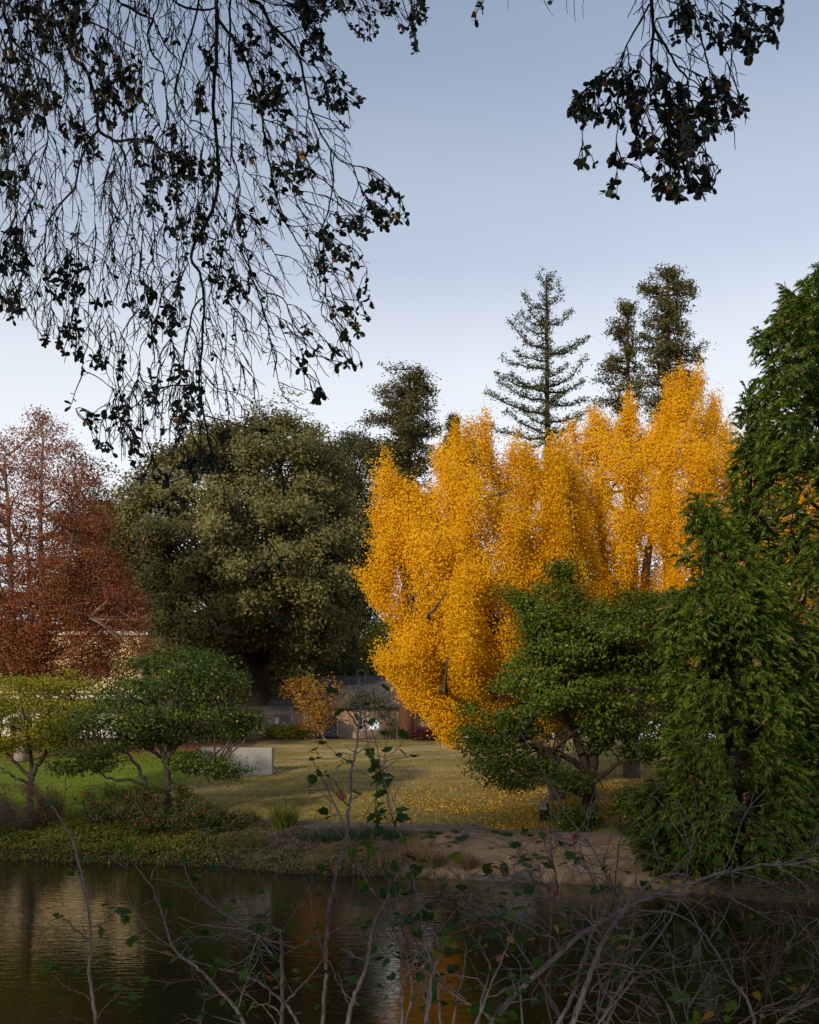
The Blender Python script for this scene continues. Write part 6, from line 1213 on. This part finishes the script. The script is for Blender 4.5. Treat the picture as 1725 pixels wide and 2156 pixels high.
near_shrub('leafy_shrub', 'leafiest shrub of green leaves and thin reddish shoots left of the big grey branch', 2.6, 860, [
    (mp(A5, (655, 555), (690, 660), (710, 760), (740, 900), (765, 1020), (790, 1130), (820, 1225)) + mp(A2, (1430, 90), (1470, 190), (1490, 320), (1530, 520), (1560, 680), (1570, 800), (1640, 1000), (1700, 1250), (1725, 1560)), 1, 3.0, 1),
    (mp(A5, (770, 950), (810, 1060), (850, 1200)), .9, 1.6, 0), (mp(A5, (685, 835), (705, 880), (738, 915)), .8, 1.2, 0), (mp(A5, (690, 1130), (690, 1000), (695, 940), (725, 925)), .8, 1.1, 0),
    (mp(A2, (1250, 60), (1290, 250), (1330, 430), (1380, 600), (1400, 800), (1410, 1000), (1410, 1200), (1420, 1350), (1430, 1580)), 1, 3.2, 1), (mp(A2, (1420, 150), (1410, 270), (1370, 430), (1320, 530), (1270, 620), (1210, 730), (1180, 850), (1160, 970), (1140, 1100), (1080, 1240), (1040, 1340), (975, 1580)), 1.1, 4.8, 1),
    (mp(A2, (1270, 580), (1300, 720), (1350, 860), (1410, 1000)), 1, 1.8, 0), (mp(A2, (1640, 740), (1690, 860), (1700, 1000), (1650, 1200), (1640, 1350), (1590, 1580)), 1, 3, 1), (mp(A2, (1530, 870), (1600, 950), (1660, 1080), (1725, 1180)), 1, 2.4, 0), (mp(A2, (1700, 530), (1640, 600), (1560, 680)), .8, 1.3, 0), (mp(A2, (1660, 130), (1600, 220), (1560, 300)), .7, 1.1, 0), (mp(A3, (170, 540), (150, 740), (140, 870), (100, 1000)), .9, 1.8, 0), (mp(A3, (150, 1290), (200, 1410), (300, 1510), (420, 1590), (560, 1670), (640, 1780)), 1.6, 4.0, 1), (mp(A3, (50, 1050), (110, 1250), (170, 1400), (260, 1500)), 1.2, 2.6, 0), (mp(A3, (400, 1080), (410, 1200), (380, 1400), (330, 1600), (310, 1780)), 1, 2.6, 1), (mp(A3, (820, 870), (800, 960), (740, 1130), (640, 1370), (560, 1560), (480, 1780)), 1, 3, 1), (mp(A3, (700, 590), (705, 700), (712, 860)), .8, 1.3, 0), (mp(A3, (185, 870), (230, 1000), (215, 1200), (120, 1500), (90, 1780)), .9, 2.6, 1), (mp(A3, (280, 1050), (250, 1130), (150, 1300), (80, 1420)), .9, 1.8, 0), (mp(A3, (500, 1080), (560, 1210), (600, 1320), (540, 1540), (500, 1780)), .9, 2.4, 1), (mp(A3, (0, 1000), (40, 1200), (60, 1450), (130, 1780)), 1.4, 3.4, 1), (mp(A3, (380, 1180), (300, 1140), (275, 1130)), .6, 1, 0), (mp(A3, (760, 1200), (840, 1310), (830, 1450), (860, 1780)), 1, 2.4, 1)],
    [(A2(x, y), s) for x, y, s in [(1330, 265, 18), (1400, 300, 18), (1260, 305, 26), (1570, 295, 28), (1370, 430, 18), (1470, 505, 32), (1240, 550, 34), (1330, 550, 24), (1150, 450, 20), (1110, 490, 24), (1130, 375, 18), (1340, 365, 20), (1110, 685, 22), (1600, 640, 34), (1660, 690, 22), (1600, 800, 30), (1220, 915, 24), (1140, 1040, 24), (1340, 1030, 24), (1580, 960, 20), (1640, 970, 26), (1340, 1200, 24), (1210, 1240, 24), (1320, 1310, 18), (1540, 1320, 22), (1540, 1370, 22)]] + [(A3(x, y), s, t) for x, y, s, t in [(40, 510, 28, .2), (150, 490, 24, .5), (230, 510, 24, .5), (270, 430, 28, .72), (170, 410, 18, .6), (340, 510, 20, .68), (100, 860, 30, .3), (230, 1010, 30, .25), (330, 970, 34, .25), (80, 1020, 26, .2), (140, 1190, 26, .2), (470, 1160, 20, .3), (580, 1240, 36, .1), (580, 1380, 30, .25), (480, 1345, 28, .3), (410, 840, 26, .72), (560, 870, 34, .62), (540, 1050, 24, .5), (690, 1050, 34, .25), (720, 1090, 28, .1), (720, 905, 36, .15), (640, 840, 22, .2), (510, 670, 24, .9), (690, 1210, 20, .92), (735, 1240, 20, .9), (720, 1340, 14, .9), (790, 1110, 18, .9), (960, 1090, 20, .88), (570, 1120, 18, .85), (770, 745, 30, .35), (910, 755, 30, .3), (800, 795, 24, .2), (650, 470, 24, .25), (790, 505, 28, .2), (680, 540, 24, .97), (690, 610, 22, .98), (30, 1270, 24, 1), (300, 1600, 28, .2), (430, 1640, 24, .2), (190, 1510, 22, .2), (320, 1430, 24, .25), (700, 1400, 26, .35), (470, 1480, 26, .25), (100, 1640, 20, .2), (30, 1560, 18, .2), (740, 1660, 32, .2), (690, 1680, 24, .2)]], 34, 30, .55, 34, fine=1.8)
near_shrub('currant_shrub', 'sprawling shrub with one thick grey branch arching right over the evergreen reflections', 2.9, 1080, [
    (mp(A4, (1010, 262), (980, 270), (850, 297), (720, 300), (620, 320), (520, 340), (430, 370), (300, 415), (180, 460), (60, 515), (0, 550)) + mp(A3, (1330, 1040), (1200, 1150), (1050, 1290), (900, 1420), (760, 1560), (600, 1760)), 1.8, 6.4, 1),
    (mp(A4, (1010, 345), (940, 315), (870, 305), (720, 300)), 1.2, 2.6, 0),
    (mp(A3, (1600, 700), (1500, 850), (1420, 1000), (1360, 1150), (1300, 1330), (1240, 1540), (1110, 1780)), 1.6, 4.6, 1), (mp(A4, (360, 345), (310, 340), (240, 360), (170, 410), (110, 470), (60, 540), (0, 630)) + mp(A3, (1450, 1180), (1400, 1330), (1330, 1500), (1240, 1780)), 2, 5.6, 1),
    (mp(A3, (270, 520), (400, 660), (520, 780), (640, 900), (740, 1030), (840, 1180), (950, 1340), (1050, 1530), (1170, 1780)), 1.1, 3.6, 1), ([(1098, 1545)] + mp(A3, (1140, 0), (1180, 100), (1290, 240), (1370, 340), (1440, 450), (1500, 570), (1560, 670), (1620, 760), (1600, 860)), 1, 3.2, 0), (mp(A3, (1300, 370), (1350, 490), (1400, 640), (1450, 730)), 1, 1.8, 0), (mp(A3, (960, 370), (925, 460), (930, 560), (1000, 640), (1050, 700), (1075, 850), (1070, 1040), (1060, 1230)), 1.2, 3, 0), (mp(A3, (1060, 20), (1070, 200), (1080, 420), (1110, 580), (1140, 750), (1180, 880), (1190, 1060)), .9, 2, 0), (mp(A3, (740, 930), (860, 980), (970, 1050), (1090, 1080), (1135, 1190)), 1.4, 3, 0), (mp(A3, (1320, 690), (1370, 800), (1400, 940), (1470, 960)), .9, 1.6, 0), (mp(A3, (1020, 360), (1060, 250), (1050, 130)), .8, 1.2, 0), (mp(A3, (1010, 430), (1080, 480)), .8, 1.2, 0), (mp(A3, (1725, 1330), (1600, 1290), (1500, 1285), (1410, 1320)), 1.4, 2.6, 0), (mp(A3, (1700, 1280), (1600, 1560), (1500, 1780)), 1, 2.4, 1), (mp(A3, (1560, 1200), (1530, 1400), (1400, 1780)), 1, 2.4, 1), (mp(A3, (1690, 1130), (1560, 1300), (1400, 1480), (1300, 1640), (1200, 1780)), 1, 2.4, 1), (mp(A3, (1725, 1400), (1600, 1560), (1420, 1780)), 1.2, 2.6, 1), (mp(A3, (1000, 1150), (960, 1300), (1040, 1560), (1080, 1780)), 1, 2.2, 1)],
    [(A3(x, y), s, t) for x, y, s, t in [(1230, 870, 26, .62), (1220, 960, 26, .7), (1230, 820, 16, .3), (1280, 985, 18, .5), (1250, 1040, 22, .75), (1180, 1050, 22, .93), (1160, 720, 26, .99), (1300, 270, 24, .99), (1290, 330, 20, 1), (1590, 1090, 26, .7), (1640, 1080, 28, .78), (1580, 1160, 22, .9), (1670, 1360, 36, .45), (1030, 1310, 32, .3), (1250, 1160, 30, .25), (1100, 1190, 24, .25), (1180, 1450, 28, .2), (1050, 1440, 26, .2), (1030, 1500, 28, .25), (1210, 1540, 14, .8), (1110, 810, 18, .3), (1240, 670, 16, .25), (1630, 770, 22, .25), (1710, 570, 26, 1), (1690, 820, 18, 1), (1490, 880, 20, 1), (1630, 890, 20, .25), (900, 1440, 26, .25), (860, 1480, 14, .4)]], 35, 26, .18, 6, fine=4.0)
near_shrub('twiggy_shrub', 'tangle of bare curling twigs with a few browning leaves at the lower right', 3.1, 1560, [
    (mp(A4, (80, 512), (120, 510), (250, 515), (350, 540), (430, 600), (490, 680), (540, 760), (580, 840), (620, 880), (660, 950), (690, 1060)), 1.2, 3.4, 1), (mp(A4, (420, 385), (490, 460), (540, 540), (580, 620), (610, 700), (640, 800), (650, 930)), 1, 2.0, 0), (mp(A4, (860, 440), (760, 390), (640, 345), (560, 335), (520, 340)), 1, 1.9, 0), (mp(A4, (960, 450), (920, 410), (860, 350), (770, 300)), .9, 1.6, 0),
    (mp(A4, (330, 0), (370, 80), (400, 130), (390, 220), (370, 330), (345, 430), (320, 500), (270, 590), (200, 680), (130, 770), (60, 870), (-20, 1000)), 1.1, 3, 1), (mp(A4, (60, 220), (150, 240), (260, 270), (350, 320)), .9, 1.6, 0), (mp(A4, (150, 60), (200, 130), (215, 200), (240, 280), (255, 335)), .9, 1.6, 0), (mp(A4, (0, 760), (100, 765), (180, 790), (280, 850), (340, 900), (380, 1060)), 1, 2, 1), (mp(A4, (1000, 905), (980, 920), (870, 970), (790, 1035), (740, 1070)), 2.4, 4.4, 1), (mp(A4, (840, 140), (870, 220), (920, 285)), .8, 1.3, 0), (mp(A4, (880, 510), (910, 590), (960, 670), (985, 720)), .8, 1.4, 0), (mp(A4, (850, 550), (790, 570), (700, 520), (600, 470), (480, 400)), .9, 1.6, 0), (mp(A4, (818, 690), (810, 540), (780, 430), (690, 330)), .8, 1.5, 0),
    (mp(A4, (10, 960), (60, 860), (110, 640), (130, 500), (140, 330)), .9, 1.7, 0), (mp(A4, (110, 70), (60, 200), (40, 420), (20, 520)), .9, 1.6, 0), (mp(A4, (200, 550), (260, 630), (300, 720), (310, 800), (340, 900)), .9, 1.6, 0), (mp(A4, (530, 710), (480, 790), (430, 870), (380, 960)), .8, 1.5, 0), (mp(A4, (615, 730), (740, 715), (830, 690), (930, 630)), .8, 1.4, 0), (mp(A4, (600, 670), (640, 720), (700, 790), (740, 860), (800, 1060)), .9, 1.8, 1), (mp(A4, (880, 890), (800, 930), (720, 960), (610, 1035)), .8, 1.6, 0), (mp(A4, (980, 860), (900, 940), (760, 960), (690, 940)), .8, 1.5, 0), (mp(A4, (700, 690), (720, 790), (740, 900), (700, 1060)), .8, 1.6, 1), (mp(A4, (800, 720), (760, 800), (740, 900)), .8, 1.4, 0), (mp(A4, (160, 870), (150, 960), (90, 1040)), .8, 1.4, 0), (mp(A4, (580, 330), (600, 460), (640, 590), (590, 620)), .7, 1.2, 0), (mp(A4, (670, 560), (660, 610), (590, 640)), .7, 1.1, 0), (mp(A4, (760, 500), (720, 430), (690, 340)), .7, 1.1, 0), (mp(A4, (500, 950), (520, 900), (570, 930)), .7, 1.1, 0), (mp(A4, (920, 840), (830, 860), (760, 900)), .7, 1.2, 0)],
    [(A4(x, y), s, t) for x, y, s, t in [(390, 920, 44, .6), (420, 970, 40, .66), (380, 960, 34, .5), (450, 920, 30, .72), (440, 1000, 34, .78), (500, 985, 34, .9), (410, 1020, 28, .3), (610, 945, 34, .64), (640, 860, 30, .64), (680, 880, 20, .84), (560, 855, 24, .7), (910, 900, 20, .76), (820, 835, 20, .78), (850, 860, 20, .85), (780, 835, 20, .6), (470, 885, 22, .2), (510, 905, 16, .25), (420, 795, 16, .2), (340, 845, 20, .2), (270, 690, 16, .1), (870, 455, 28, .25), (900, 590, 22, .2), (950, 585, 18, .3), (670, 530, 14, .8), (100, 800, 32, .5), (60, 640, 30, .62), (85, 645, 28, .76), (165, 700, 26, .78), (180, 620, 22, .75), (130, 550, 20, .5), (200, 590, 18, .35), (750, 215, 16, .4), (720, 200, 16, .25), (610, 320, 20, .2), (510, 315, 18, .2), (280, 490, 22, .15), (120, 340, 20, 1), (180, 150, 16, .45), (70, 450, 18, .2), (350, 475, 14, .2), (470, 200, 14, .2), (735, 710, 16, .85), (700, 1000, 22, .9), (730, 830, 24, .15), (480, 440, 14, .85), (930, 850, 20, .88), (690, 925, 18, .4)]], 36, 20, .14, 5, fine=3.4)

# ------------------------------------------------------------------ sky, sun, camera
ELEV, AZ = 17.0, 33.0       # sun low behind the viewer, a little to the left
sd = Vector((-math.sin(R(AZ)) * math.cos(R(ELEV)), -math.cos(R(AZ)) * math.cos(R(ELEV)), math.sin(R(ELEV))))
su = bpy.data.lights.new('sun', 'SUN'); su.energy = 3.3; su.angle = R(2.5); su.color = (1, .84, .64)
so = bpy.data.objects.new('sun', su); COL.objects.link(so); so.rotation_euler = (-sd).to_track_quat('-Z', 'Y').to_euler(); so.location = (0, -30, 40)
wd = bpy.data.worlds.new('World'); scene.world = wd; wd.use_nodes = True; nt = wd.node_tree; nt.nodes.clear()
out = nt.nodes.new('ShaderNodeOutputWorld'); bg = nt.nodes.new('ShaderNodeBackground'); bg.inputs['Strength'].default_value = .15
sky = nt.nodes.new('ShaderNodeTexSky'); sky.sky_type = 'NISHITA'; sky.sun_disc = False; sky.sun_elevation = R(ELEV); sky.sun_rotation = math.atan2(sd.x, sd.y); sky.air_density = 1.0; sky.dust_density = .9; sky.ozone_density = 2.2
tc = nt.nodes.new('ShaderNodeTexCoord'); mpn = nt.nodes.new('ShaderNodeMapping'); mpn.inputs['Scale'].default_value = (1.2, 1.2, 3.2); mpn.inputs['Rotation'].default_value = (.1, .25, .4)
nz = nt.nodes.new('ShaderNodeTexNoise'); nz.inputs['Scale'].default_value = 1.6; nz.inputs['Detail'].default_value = 5; nz.inputs['Roughness'].default_value = .45
L = nt.links.new
L(tc.outputs['Generated'], mpn.inputs['Vector']); L(mpn.outputs[0], nz.inputs['Vector'])
sx = nt.nodes.new('ShaderNodeSeparateXYZ'); L(tc.outputs['Generated'], sx.inputs[0])
veil = ramp(nt, [(.30, (.30,) * 3), (.72, (.80,) * 3)]); L(nz.outputs['Fac'], veil.inputs[0])
low = ramp(nt, [(.0, (1,) * 3), (.28, (.95,) * 3), (.36, (.78,) * 3), (.44, (.42,) * 3), (.57, (.17,) * 3), (.72, (.02,) * 3)]); L(sx.outputs['Z'], low.inputs[0])
mxv = nt.nodes.new('ShaderNodeMath'); mxv.operation = 'MULTIPLY_ADD'; mxv.inputs[1].default_value = .22; mxv.use_clamp = True
L(veil.outputs[0], mxv.inputs[0])
hl = nt.nodes.new('ShaderNodeMath'); hl.operation = 'MULTIPLY'; hl.inputs[1].default_value = .93; L(low.outputs[0], hl.inputs[0]); L(hl.outputs[0], mxv.inputs[2])
side = ramp(nt, [(.30, (.42,) * 3), (.60, (1,) * 3)]); sxa = nt.nodes.new('ShaderNodeMath'); sxa.operation = 'MULTIPLY_ADD'; sxa.inputs[1].default_value = .5; sxa.inputs[2].default_value = .5; L(sx.outputs['X'], sxa.inputs[0]); L(sxa.outputs[0], side.inputs[0])
vs = nt.nodes.new('ShaderNodeMath'); vs.operation = 'MULTIPLY'; L(veil.outputs[0], vs.inputs[0]); L(side.outputs[0], vs.inputs[1]); L(vs.outputs[0], mxv.inputs[0])
thin = mxv
mix = nt.nodes.new('ShaderNodeMixRGB'); L(thin.outputs[0], mix.inputs[0]); L(sky.outputs[0], mix.inputs[1]); mix.inputs[2].default_value = (6.25, 6.45, 6.85, 1)
L(mix.outputs[0], bg.inputs['Color']); L(bg.outputs[0], out.inputs['Surface'])

cam = bpy.data.cameras.new('camera'); co = bpy.data.objects.new('camera', cam); COL.objects.link(co); scene.camera = co
co.location = (0, 0, EYE); co.rotation_euler = (R(90), 0, 0)
cam.sensor_fit = 'VERTICAL'; cam.sensor_height = 36; cam.sensor_width = 36 * 819 / 1024; cam.lens = 36 * F / 2156; cam.shift_y = (HY - 1078) / 2156
cam.clip_start = .05; cam.clip_end = 3000
scene.render.engine = 'CYCLES'
scene.cycles.max_bounces = 6; scene.cycles.diffuse_bounces = 3; scene.cycles.glossy_bounces = 3; scene.cycles.transmission_bounces = 3
scene.view_settings.view_transform = 'Standard'; scene.view_settings.look = 'None'; scene.view_settings.exposure = 0; scene.view_settings.gamma = 1
scene.render.resolution_x, scene.render.resolution_y = 819, 1024
